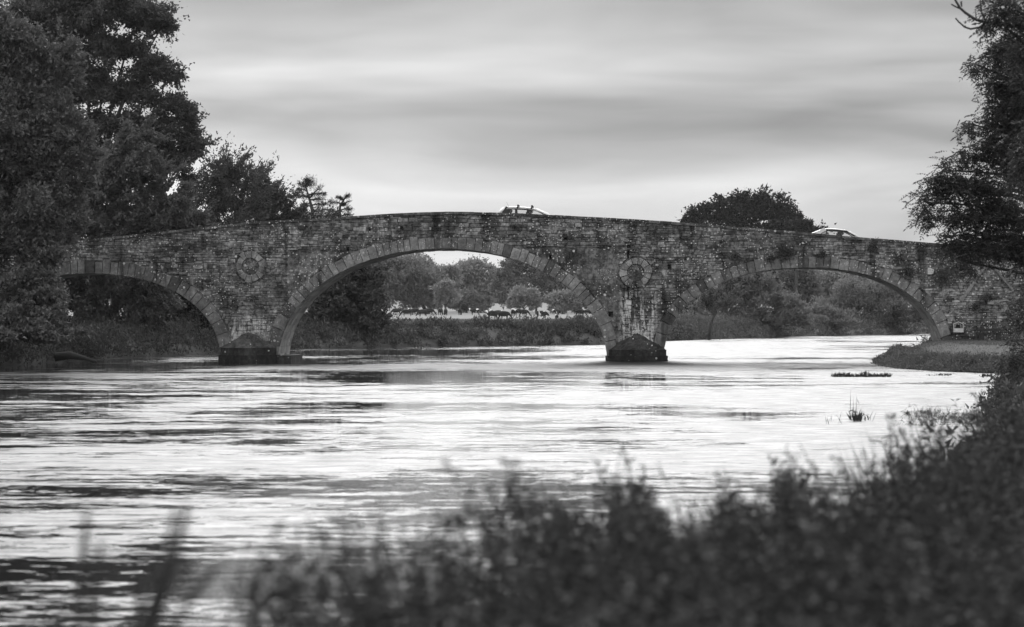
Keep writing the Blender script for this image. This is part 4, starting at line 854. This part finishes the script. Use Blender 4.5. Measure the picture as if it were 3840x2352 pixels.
def skin_mesh(name, V, E, Rd, root=0):
    me = bpy.data.meshes.new(name); me.from_pydata(V, E, []); o = bpy.data.objects.new(name, me); C.objects.link(o); sk = o.modifiers.new('skin', 'SKIN'); sk.use_smooth_shade = True
    for i, r_ in enumerate(Rd): me.skin_vertices[0].data[i].radius = r_ if isinstance(r_, tuple) else (r_, r_)
    me.skin_vertices[0].data[root].use_root = True; ss = o.modifiers.new('sub', 'SUBSURF'); ss.levels = ss.render_levels = 1
    dg = bpy.context.evaluated_depsgraph_get(); m2 = bpy.data.meshes.new_from_object(o.evaluated_get(dg)); m2.name = name; bpy.data.objects.remove(o); bpy.data.meshes.remove(me); m2.polygons.foreach_set('use_smooth', [True] * len(m2.polygons)); return m2
def cow_mesh(pose):
    V = [(0, 0, 1.02), (.55, 0, 1.0), (.85, 0, 1.04), (-.5, 0, 1.05), (-.82, 0, 1.12)]; E = [(0, 1), (1, 2), (0, 3), (3, 4)]; Rd = [(.42, .5), (.4, .48), (.27, .34), (.4, .45), (.26, .3)]
    def chain(st, pts, rs):
        p_ = st
        for q, r_ in zip(pts, rs): V.append(q); Rd.append(r_); E.append((p_, len(V) - 1)); p_ = len(V) - 1
        return p_
    if pose == 'graze': chain(2, [(1.12, 0, .82), (1.35, 0, .45), (1.45, 0, .3), (1.62, 0, .1)], [.17, .13, .13, .08])
    elif pose == 'stand': chain(2, [(1.1, 0, 1.25), (1.28, 0, 1.42), (1.5, .02, 1.3), (1.66, .02, 1.2)], [.18, .15, .13, .085])
    else: chain(2, [(1.05, .1, 1.2), (1.15, .3, 1.35), (1.12, .52, 1.25), (1.1, .68, 1.14)], [.18, .15, .13, .085])
    for s in (-1, 1):
        chain(1, [(.62, s * .22, .68), (.64, s * .22, .4), (.62, s * .22, .1), (.66, s * .22, .03)], [.12, .075, .06, .065])
        chain(3, [(-.66, s * .22, .78), (-.58, s * .23, .55), (-.74, s * .23, .36), (-.7, s * .23, .03)], [.17, .1, .06, .065])
    chain(4, [(-.98, 0, 1.12), (-1.02, 0, .75), (-1.02, 0, .5)], [.05, .025, .035])
    chain(0, [(-.35, 0, .66)], [.13])
    return skin_mesh('cow_' + pose, V, E, Rd)
COW = {q: cow_mesh(q) for q in ('graze', 'stand', 'turn')}
HEADP = {'graze': ((1.62, 0, .1), (1.42, 0, .34)), 'stand': ((1.66, .02, 1.2), (1.3, 0, 1.44)), 'turn': ((1.1, .68, 1.14), (1.15, .3, 1.38))}
def cow(label, px, py, pose, face, white, dark=True, scale=1.0):
    lo, hi = 420.0, 760.0                                       # distance at which the pasture shows in that row
    for _ in range(40):
        Y = (lo + hi) / 2; x = (px - CX) * Y / F; yy = CY + (H - gz1(x, Y)) * F / Y
        if yy > py: lo = Y
        else: hi = Y
    z = gz1(x, Y); o = bpy.data.objects.new('cow', COW[pose]); C.objects.link(o); o.location = (x, Y, z - .02); o.rotation_euler = (0, 0, math.radians(face)); o.scale = (scale,) * 3; tag(o, label, 'cow', 'cattle grazing beyond the bridge')
    o.material_slots[0].link = 'OBJECT' if o.material_slots else 'DATA'
    if o.material_slots: o.material_slots[0].material = M_COWB if dark else M_COW
    a, e = Vector(HEADP[pose][0]), Vector(HEADP[pose][1])
    hp = e
    for s in (-1, 1):
        d = Vector((-.05, s * .2, .02)) if pose != 'turn' else Vector((s * .2, -.05, .02)); MB().tube([hp, hp + d * .6, hp + d * 1.3 + Vector((0, 0, -.03))], [.05, .06, .015], 6).build('ear', M_COWB if not white else M_FACE, o)
    if white:
        f = MB().tube([hp + Vector((0, 0, .06)), hp.lerp(a, .35) + Vector((0.02, 0, .03)), a + Vector((0, 0, .01))], [.14, .15, .1], 8).build('white_face', M_FACE, o, True)
for q in COW.values(): q.materials.append(M_COW)
for c in [('black cow half hidden under the dark tree, first of the herd', 1488, 1182, 'graze', 180, False), ('black cow grazing head down to the left, second of the herd', 1527, 1187, 'graze', 184, False), ('cow with pale face between two black cows', 1556, 1182, 'stand', 200, True), ('bulky black cow in front of the tree trunk', 1585, 1187, 'graze', 215, False), ('black cow whose rump shows past the bulky one', 1609, 1182, 'graze', 10, False),
          ('black cow seen from behind left of the slender tree', 1652, 1182, 'graze', 75, False), ('black cow seen from behind right of the slender tree', 1671, 1183, 'graze', 100, False), ('lone small black cow seen end-on in mid field', 1725, 1182, 'graze', 85, False), ('black cow with white marks in shade of the willow bush', 1782, 1182, 'turn', 175, True, False),
          ('large black cow with white head at left of the close pair', 1848, 1198, 'turn', 200, True, True), ('large black cow grazing right in the close pair', 1887, 1200, 'graze', -8, False), ('pied cow with white head behind the close pair', 1868, 1194, 'stand', 160, True, False), ('black cow with white forehead facing the camera right of the close pair', 1924, 1186, 'turn', -95, True), ('long black cow grazing with lowered head beside the white forehead one', 1962, 1187, 'graze', -5, False), ('black cow with two white patches behind the long black cow', 1945, 1184, 'stand', 150, True, False),
          ('lone pied cow grazing head down in open pasture', 2030, 1198, 'graze', -6, False, False), ('cow with two white patches facing away from the pier', 2092, 1188, 'turn', 120, True, False), ('young black cow with white poll nearest the rank grass', 2088, 1200, 'stand', 260, True, True, .62), ('black cow seen side-on next to last by the pier', 2174, 1187, 'graze', -10, False), ('black cow with white girth band last by the pier', 2208, 1187, 'graze', 0, False, False),
          ('faint cow grazing past the middle pier, first of two', 2578, 1194, 'graze', 180, False), ('faint cow grazing past the middle pier, second of two', 2604, 1194, 'graze', 0, False)]:
    cow(*c)

# ------------------------------------------------------------------ cars on the bridge
def paint(name, v):
    m, t, b = mat(name); k = NB(t); co = k.n('ShaderNodeTexCoord').outputs['Object']; k.l(k.m('MULTIPLY_ADD', k.noise(co, 3, 3), .1 * v, v * .95), b.inputs['Base Color'])
    b.inputs['Roughness'].default_value = .28; b.inputs['Coat Weight'].default_value = .6; b.inputs['Coat Roughness'].default_value = .06; return m
M_WHITE = paint('white_car_paint', .82); M_SILVER = paint('silver_car_paint', .66); M_BLACK = simple_mat('black_plastic', .015, .5, .2); M_RUBBER = simple_mat('tyre_rubber', .02, .85, .2); M_RIM = simple_mat('alloy', .5, .3, .1, metallic=1.0); M_SEAT = simple_mat('seat_cloth', .02, .9, .2)
M_LAMP = simple_mat('lamp_lens', .6, .1, .1); M_TAIL = simple_mat('tail_lens', .12, .15, .1)
M_GLASS, t, b = mat('window_glass'); k = NB(t); tr = k.n('ShaderNodeBsdfTransparent'); tr.inputs[0].default_value = g(.88); gl = k.n('ShaderNodeBsdfGlossy'); gl.inputs['Roughness'].default_value = .03
lw = k.n('ShaderNodeFresnel'); lw.inputs['IOR'].default_value = 1.5; mx = k.n('ShaderNodeMixShader'); k.l(lw.outputs[0], mx.inputs[0]); k.l(tr.outputs[0], mx.inputs[1]); k.l(gl.outputs[0], mx.inputs[2]); k.l(mx.outputs[0], t.nodes['Material Output'].inputs['Surface'])
def loft(mb, rings, close=True):
    n = len(rings[0]); b0 = len(mb.v); mb.v += [tuple(p) for r_ in rings for p in r_]
    mb.f += [tuple(b0 + q for q in (i * n + j, i * n + (j + 1) % n, (i + 1) * n + (j + 1) % n, (i + 1) * n + j)) for i in range(len(rings) - 1) for j in range(n)]
    mb.f += [tuple(b0 + q for q in range(n - 1, -1, -1)), tuple(b0 + (len(rings) - 1) * n + q for q in range(n))]
def car(name, label, px, Y, wheelbase, stations, roofline, belt, pillars, panes, paint_m, tilt, trim):
    """x forward, z up; stations (x, half width, z low, z top) of the lower body; roofline points (x, z); belt(x) shoulder height"""
    x0 = (px - CX) * Y / F; t_ = empty(name, (x0, Y, zroad(x0) + .005)); t_.rotation_euler = (0, tilt, 0); tag(t_, label, 'car', 'cars crossing the bridge')
    mb = MB(); loft(mb, [[(x, s * w_ * u, zl + (zt - zl) * v) for s, u, v in ((1, .86, 0), (1, .98, .18), (1, 1.0, .55), (1, .95, .9), (1, .86, 1.0), (-1, .86, 1.0), (-1, .95, .9), (-1, 1.0, .55), (-1, .98, .18), (-1, .86, 0))] for x, w_, zl, zt in stations])
    body = mb.build('body', paint_m, t_, True); hw = .62; bwid = .77
    def side(x, z):                                           # half width of the glasshouse at that height
        zr = max(q[1] for q in roofline); u = (z - belt) / (zr - belt); return bwid + (hw - bwid) * max(0, min(1, u))
    mb = MB(); rl = roofline; rings = []
    for x, z in rl: wz = side(x, z); rings.append([(x, wz, z - .02), (x, wz - .05, z + .018), (x, wz * .5, z + .034), (x, 0, z + .04), (x, -wz * .5, z + .034), (x, -wz + .05, z + .018), (x, -wz, z - .02), (x, -wz + .06, z - .05), (x, 0, z - .03), (x, wz - .06, z - .05)])
    loft(mb, rings); rf = mb.build('roof', paint_m, t_, True)
    for (xa, za, xb, zb, wd, m_) in pillars:
        for s in (-1, 1):
            ya, yb_ = s * side(xa, za), s * side(xb, zb); d = Vector((xb - xa, 0, zb - za)).normalized(); nx, nz = -d.z * wd / 2, d.x * wd / 2
            v = [(xa + nx, ya, za + nz), (xa - nx, ya, za - nz), (xb - nx, yb_, zb - nz), (xb + nx, yb_, zb + nz)]; v += [(p[0], p[1] - s * .06, p[2]) for p in v]
            mb = MB().add(v, [(0, 1, 2, 3), (4, 7, 6, 5), (0, 4, 5, 1), (1, 5, 6, 2), (2, 6, 7, 3), (3, 7, 4, 0)])
            if m_ is paint_m and wd < .2: mb = MB().tube([(xa, ya - s * .03, za), ((xa + xb) / 2, (ya + yb_) / 2 - s * .03, (za + zb) / 2 + .02), (xb, yb_ - s * .03, zb)], wd * .55, 8)
            mb.build('pillar', m_, t_, m_ is paint_m and wd < .2)
    for nm, pts in panes:
        if nm == 'side_window':
            for s in (-1, 1): mesh_obj(nm, [(x, s * (side(x, z) - .015), z) for x, z in pts], [tuple(range(len(pts)))], M_GLASS, t_)
        else:
            (xa, za), (xb, zb) = pts; wa, wb = side(xa, za) - .03, side(xb, zb) - .03; mesh_obj(nm, [(xa, -wa, za), (xa, wa, za), (xb, wb, zb), (xb, -wb, zb)], [(0, 1, 2, 3)], M_GLASS, t_)
    for wx in (-wheelbase / 2 + .05, wheelbase / 2 + .05):
        for s in (-1, 1):
            yw = s * .74; wh = MB().tube([(wx, yw - .1, .31), (wx, yw - .085, .31), (wx, yw + .085, .31), (wx, yw + .1, .31)], [.26, .31, .31, .26], 20).build('wheel', M_RUBBER, t_, False)
            MB().tube([(wx, yw + s * .104, .31), (wx, yw + s * .112, .31)], [.2, .17], 14).build('rim', M_RIM, wh)
    xf, xr = stations[-1][0], stations[0][0]
    for s in (-1, 1):
        MB().box((xf - .3, s * .6 - .14, .62), (xf - .02, s * .6 + .14, .76)).build('headlight', M_LAMP, t_); MB().box((xr + .01, s * .62 - .1, .7), (xr + .16, s * .62 + .1, .95)).build('tail_light', M_TAIL, t_)
        MB().box((.95, s * .87 - .1, belt + .02), (1.1, s * .87 + .09, belt + .14)).build('door_mirror', paint_m, t_)
        for sx_ in (-.05, .0):
            pass
        st = MB().box((.18, s * .36 - .23, .3), (.7, s * .36 + .23, .5)); st.tube([(.25, s * .36, .5), (.14, s * .36, .75), (.06, s * .36, .98)], [.2, .18, .14], 8); st.tube([(.05, s * .36, .98), (.03, s * .36, 1.1), (.01, s * .36, 1.22)], [.04, .09, .07], 8).build('front_seat', M_SEAT, t_, True)
    MB().box((-1.3, -.6, .35), (-.85, .6, .52)).tube([(-1.3, -.6, .75), (-1.3, .6, .75)], .24, 8).build('rear_seat', M_SEAT, t_, True)
    trim(t_, side); return t_
def trim_hatch(t_, side):
    for s in (-1, 1):
        pts = [(-1.2, 1.33), (-.8, 1.375), (-.3, 1.39), (.1, 1.375), (.5, 1.31), (.85, 1.21), (1.3, 1.02)]
        MB().tube([(x, s * (side(x, z) + .012), z) for x, z in pts], .018, 5).build('window_trim', M_LAMP, t_, True)
    for xb in (-.55, .27):
        bar = MB().box((xb - .035, -.66, 1.53), (xb + .05, .66, 1.565)).build('roof_bar', M_BLACK, t_)
        for s in (-1, 1): MB().box((xb - .045, s * .64 - .05, 1.38), (xb + .03, s * .64 + .05, 1.46)).box((xb - .03, s * .64 - .055, 1.46), (xb + .07, s * .64 + .055, 1.6)).build('bar_clamp', M_BLACK, bar)
    MB().box((-1.14, -.02, 1.47), (-1.07, .02, 1.49)).tube([(-1.1, 0, 1.485), (-1.24, 0, 1.76)], [.008, .004], 5).build('aerial', M_BLACK, t_)
B = .93
car('hatchback_car', 'pale hatchback with roof bars and aerial near the crown of the bridge', 1974, 173.1, 2.6,
    [(-1.98, .6, .5, .7), (-1.9, .82, .3, .9), (-1.3, .87, .22, .96), (0, .88, .2, .95), (.9, .88, .2, .94), (1.3, .86, .22, .92), (1.8, .82, .26, .84), (2.05, .72, .34, .7), (2.12, .55, .4, .6)],
    [(-1.32, 1.37), (-1.22, 1.415), (-.8, 1.455), (-.3, 1.46), (.1, 1.445), (.35, 1.41), (.55, 1.355)], B,
    [(-1.74, B, -1.34, 1.36, .16, M_WHITE), (-1.3, B, -1.05, 1.38, .42, M_BLACK), (-.62, B, -.66, 1.4, .1, M_BLACK), (.1, B, .06, 1.4, .16, M_BLACK), (1.62, B - .02, .53, 1.36, .12, M_WHITE), (1.42, B, .45, 1.35, .05, M_BLACK), (-1.1, 1.375, .42, 1.375, .07, M_BLACK)],
    [('windscreen', ((1.62, B), (.53, 1.37))), ('rear_window', ((-1.78, B), (-1.34, 1.36))), ('side_window', [(-1.05, B), (-.64, B), (-.68, 1.36), (-.95, 1.33)]), ('side_window', [(-.6, B), (.05, B), (.0, 1.37), (-.62, 1.38)]), ('side_window', [(.16, B), (1.36, B), (.5, 1.32), (.13, 1.36)])],
    M_WHITE, math.radians(2.3), trim_hatch)
def trim_saloon(t_, side):
    MB().box((.28, -.05, 1.45), (.34, .05, 1.465)).build('roof_aerial', M_BLACK, t_)
    for s in (-1, 1): MB().tube([(x, s * (side(x, z) + .01), z) for x, z in [(-1.08, .98), (-.95, 1.14), (-.7, 1.28), (-.4, 1.34), (.1, 1.345), (.45, 1.29), (.8, 1.17), (1.2, .97)]], .016, 5).build('window_trim', M_BLACK, t_, True)
car('saloon_car', 'silvery saloon driving down the bridge towards the right abutment', 3135, 173.1, 2.65,
    [(-2.25, .58, .45, .72), (-2.18, .8, .3, .92), (-1.6, .86, .22, .96), (0, .88, .2, .95), (.9, .88, .2, .94), (1.4, .86, .22, .9), (1.9, .82, .26, .82), (2.15, .7, .34, .68), (2.22, .55, .4, .58)],
    [(-1.62, 1.02), (-1.35, 1.16), (-1.05, 1.3), (-.75, 1.385), (-.4, 1.42), (.0, 1.42), (.35, 1.4), (.62, 1.34)], B,
    [(-1.3, B, -.75, 1.33, .34, M_SILVER), (-.72, B, -.68, 1.28, .05, M_BLACK), (.16, B, .1, 1.38, .18, M_BLACK), (1.46, B - .02, .6, 1.33, .1, M_SILVER), (1.3, B, .48, 1.34, .07, M_BLACK), (-.7, 1.34, .5, 1.35, .07, M_BLACK)],
    [('windscreen', ((1.5, B), (.6, 1.34))), ('rear_window', ((-1.7, .98), (-1.0, 1.3))), ('side_window', [(-1.05, B), (-.75, B), (-.71, 1.25), (-.95, 1.1)]), ('side_window', [(-.66, B), (.06, B), (.0, 1.33), (-.6, 1.32)]), ('side_window', [(.24, B), (1.25, B), (.55, 1.3), (.2, 1.34)])],
    M_SILVER, math.radians(4.6), trim_saloon)
# drivers, seated (right-hand drive: the far... near side seat towards the centre of the road)
M_CLOTH = simple_mat('dark_jacket', .03, .9, .2); M_HAIR = simple_mat('dark_hair', .02, .7, .2); M_SKIN = simple_mat('skin', .35, .6, .05)
def driver(label, px, Y, tilt):
    x0 = (px - CX) * Y / F; V = [(-.2, 0, .58), (-.28, 0, .8), (-.32, 0, 1.0), (-.3, 0, 1.1), (-.27, 0, 1.17), (-.24, 0, 1.27)]; E = [(0, 1), (1, 2), (2, 3), (3, 4), (4, 5)]; Rd = [(.17, .14), (.15, .12), (.18, .11), .06, .085, .095]
    for s in (-1, 1):
        b_ = len(V); V += [(-.3, s * .2, 1.0), (-.12, s * .26, .78), (.12, s * .18, .85), (.2, s * .16, .88)]; Rd += [.07, .05, .04, .035]; E += [(2, b_), (b_, b_ + 1), (b_ + 1, b_ + 2), (b_ + 2, b_ + 3)]
        b_ = len(V); V += [(-.12, s * .11, .55), (.3, s * .14, .6), (.5, s * .14, .28), (.62, s * .14, .24)]; Rd += [.1, .075, .055, .05]; E += [(0, b_), (b_, b_ + 1), (b_ + 1, b_ + 2), (b_ + 2, b_ + 3)]
    me = skin_mesh('person', V, E, Rd); me.materials.append(M_CLOTH); o = bpy.data.objects.new('person', me); C.objects.link(o); z = zroad(x0)
    o.matrix_world = Matrix.Translation((x0, Y, z + .005)) @ Matrix.Rotation(tilt, 4, 'Y') @ Matrix.Translation((.5, -.36, 0)); tag(o, label, 'person', 'drivers')
    fc = MB().tube([(-.24, 0, 1.18), (-.2, 0, 1.22), (-.19, 0, 1.29), (-.22, 0, 1.34)], [.055, .075, .075, .05], 10); fc.tube([(-.12, 0, 1.27), (-.095, 0, 1.245), (-.11, 0, 1.235)], [.012, .018, .01], 6).build('face', M_SKIN, o, True)
    MB().tube([(-.32, 0, 1.2), (-.33, 0, 1.28), (-.3, 0, 1.35), (-.25, 0, 1.375)], [.05, .085, .09, .04], 10).build('hair', M_HAIR, o, True)
driver('person in dark clothing seated at the wheel of the hatchback', 1974, 173.1, math.radians(2.3))
driver('person in dark clothing seated at the wheel of the saloon', 3135, 173.1, math.radians(4.6))

# ------------------------------------------------------------------ fittings on the abutment
M_PLATE = simple_mat('weathered_white_plate', .6, .7, .25, 6); M_GREYPL = simple_mat('grey_plate', .3, .7, .15, 5); M_PRINT = simple_mat('faded_print', .25, .8, .2); M_BOXW = simple_mat('painted_box', .5, .6, .2, 9)
sg = empty('wall_plaque', (bx(3491), YB - .06, bz(1017))); tag(sg, 'weathered white plaque with faded lettering on the wall above the last arch', 'plaque')
w_, h_ = 24 * KB / 2, 24 * KB / 2
MB().prism([(-w_, -h_), (w_ * .55, -h_), (w_ * .8, -h_ * .2), (w_, h_ * .1), (w_ * .8, h_ * .6), (w_ * .35, h_ * .6), (0, h_), (-w_, h_)], -.015, .05, .004).build('plate', M_PLATE, sg)
for r_, z in enumerate((.55, .05, -.5)):
    x = -w_ * .78
    for q in range((3, 6, 6)[r_]):
        l = random.uniform(.025, .05); MB().box((x, -.019, z * h_ - .03), (x + l * .5, -.0165, z * h_ + .03)).build('letter', M_PRINT, sg); x += l + .018
pl = empty('wall_plate', (bx(3715), YB - .05, bz(1134))); tag(pl, 'small blank grey plate on the wall inside the gable scar', 'plate'); MB().prism([(-.17, -.12), (.17, -.12), (.17, .12), (-.17, .12)], -.02, .06, .01).build('plate', M_GREYPL, pl)
# house-shaped ringbuoy box
bo = empty('ringbuoy_box', (bx(3593), YB - .03, bz(1245))); tag(bo, 'small house-shaped box with open top half and pale lower panel mounted on the abutment', 'ringbuoy box')
W, Hh, Hp = 17.5 * KB, 30 * KB, 37.5 * KB
MB().prism([(-W, 0), (W, 0), (W, Hh), (0, Hp), (-W, Hh)], -.02, .0, .002).build('back_board', M_DARKWOOD, bo)
fr = MB()
for a, b_ in (((-W, 0), (-W, Hh)), ((W, 0), (W, Hh)), ((-W, Hh), (0, Hp)), ((0, Hp), (W, Hh)), ((-W, 0), (W, 0))):
    a, b_ = np.array(a), np.array(b_); d = (b_ - a) / np.hypot(*(b_ - a)); n_ = np.array([-d[1], d[0]]) * .022; fr = MB().prism([tuple(a - n_ - d * .02), tuple(b_ - n_ + d * .02), tuple(b_ + n_ + d * .02), tuple(a + n_ - d * .02)], -.2 + random.uniform(0, .004), -.02, .004); fr.build('frame_bar', M_BOXW, bo)
MB().prism([(-W + .02, .02), (W - .02, .02), (W - .02, Hh * .46), (-W + .02, Hh * .46)], -.185, -.165, .004).build('lower_panel', M_BOXW, bo)
MB().prism([(-W * .65, .05), (-.02, .05), (-.02, Hh * .34), (-W * .65, Hh * .38)], -.19, -.186, .002).build('notice', M_PLATE, bo)
rg = MB(); pts = [(math.cos(a) * .17 - .02, -.09, .32 + math.sin(a) * .17) for a in np.linspace(-.4, 3.5, 18).tolist()]; rg.tube(pts, .045, 8); rg.build('ringbuoy', M_GREYPL, bo, True)
MB().tube([(0, -.13, Hh * .97), (0, -.08, Hh * .97)], [.035, .035], 10).build('hook_knob', M_PLATE, bo); MB().tube([(.13, -.1, .22), (.16, -.1, .42), (.19, -.1, .22)], .012, 5).build('rope', M_PLATE, bo)
# bench against the abutment
bz0 = gz1(bx(3705), YB - .6); be = empty('bench', (bx(3708), YB - .55, bz0)); tag(be, 'long dark bench standing against the abutment wall', 'bench')
MB().box((-.74, -.2, .42), (.74, .2, .47)).build('seat', M_DARKWOOD, be)
for z in (.62,): MB().box((-.74, .2, z - .07), (.74, .24, z + .06)).build('backrest', M_DARKWOOD, be)
for s in (-1, 1):
    MB().box((s * .5 - .14, -.17, -.1), (s * .5 + .14, .17, .418)).build('leg', M_DARKWOOD, be); MB().box((s * .5 - .04, .242, .35), (s * .5 + .04, .28, .66)).build('back_post', M_DARKWOOD, be)

# ------------------------------------------------------------------ haze
m = bpy.data.materials.new('river_haze'); m.use_nodes = True; t = m.node_tree; t.nodes.clear(); o_ = t.nodes.new('ShaderNodeOutputMaterial'); pv = t.nodes.new('ShaderNodeVolumePrincipled')
pv.inputs['Color'].default_value = g(.9); pv.inputs['Density'].default_value = .00006; pv.inputs['Anisotropy'].default_value = .25; t.links.new(pv.outputs[0], o_.inputs['Volume'])
hz = MB().box((-1600, -100, -3), (1600, 3100, 60)).build('haze', m, None); tag(hz, kind='stuff')
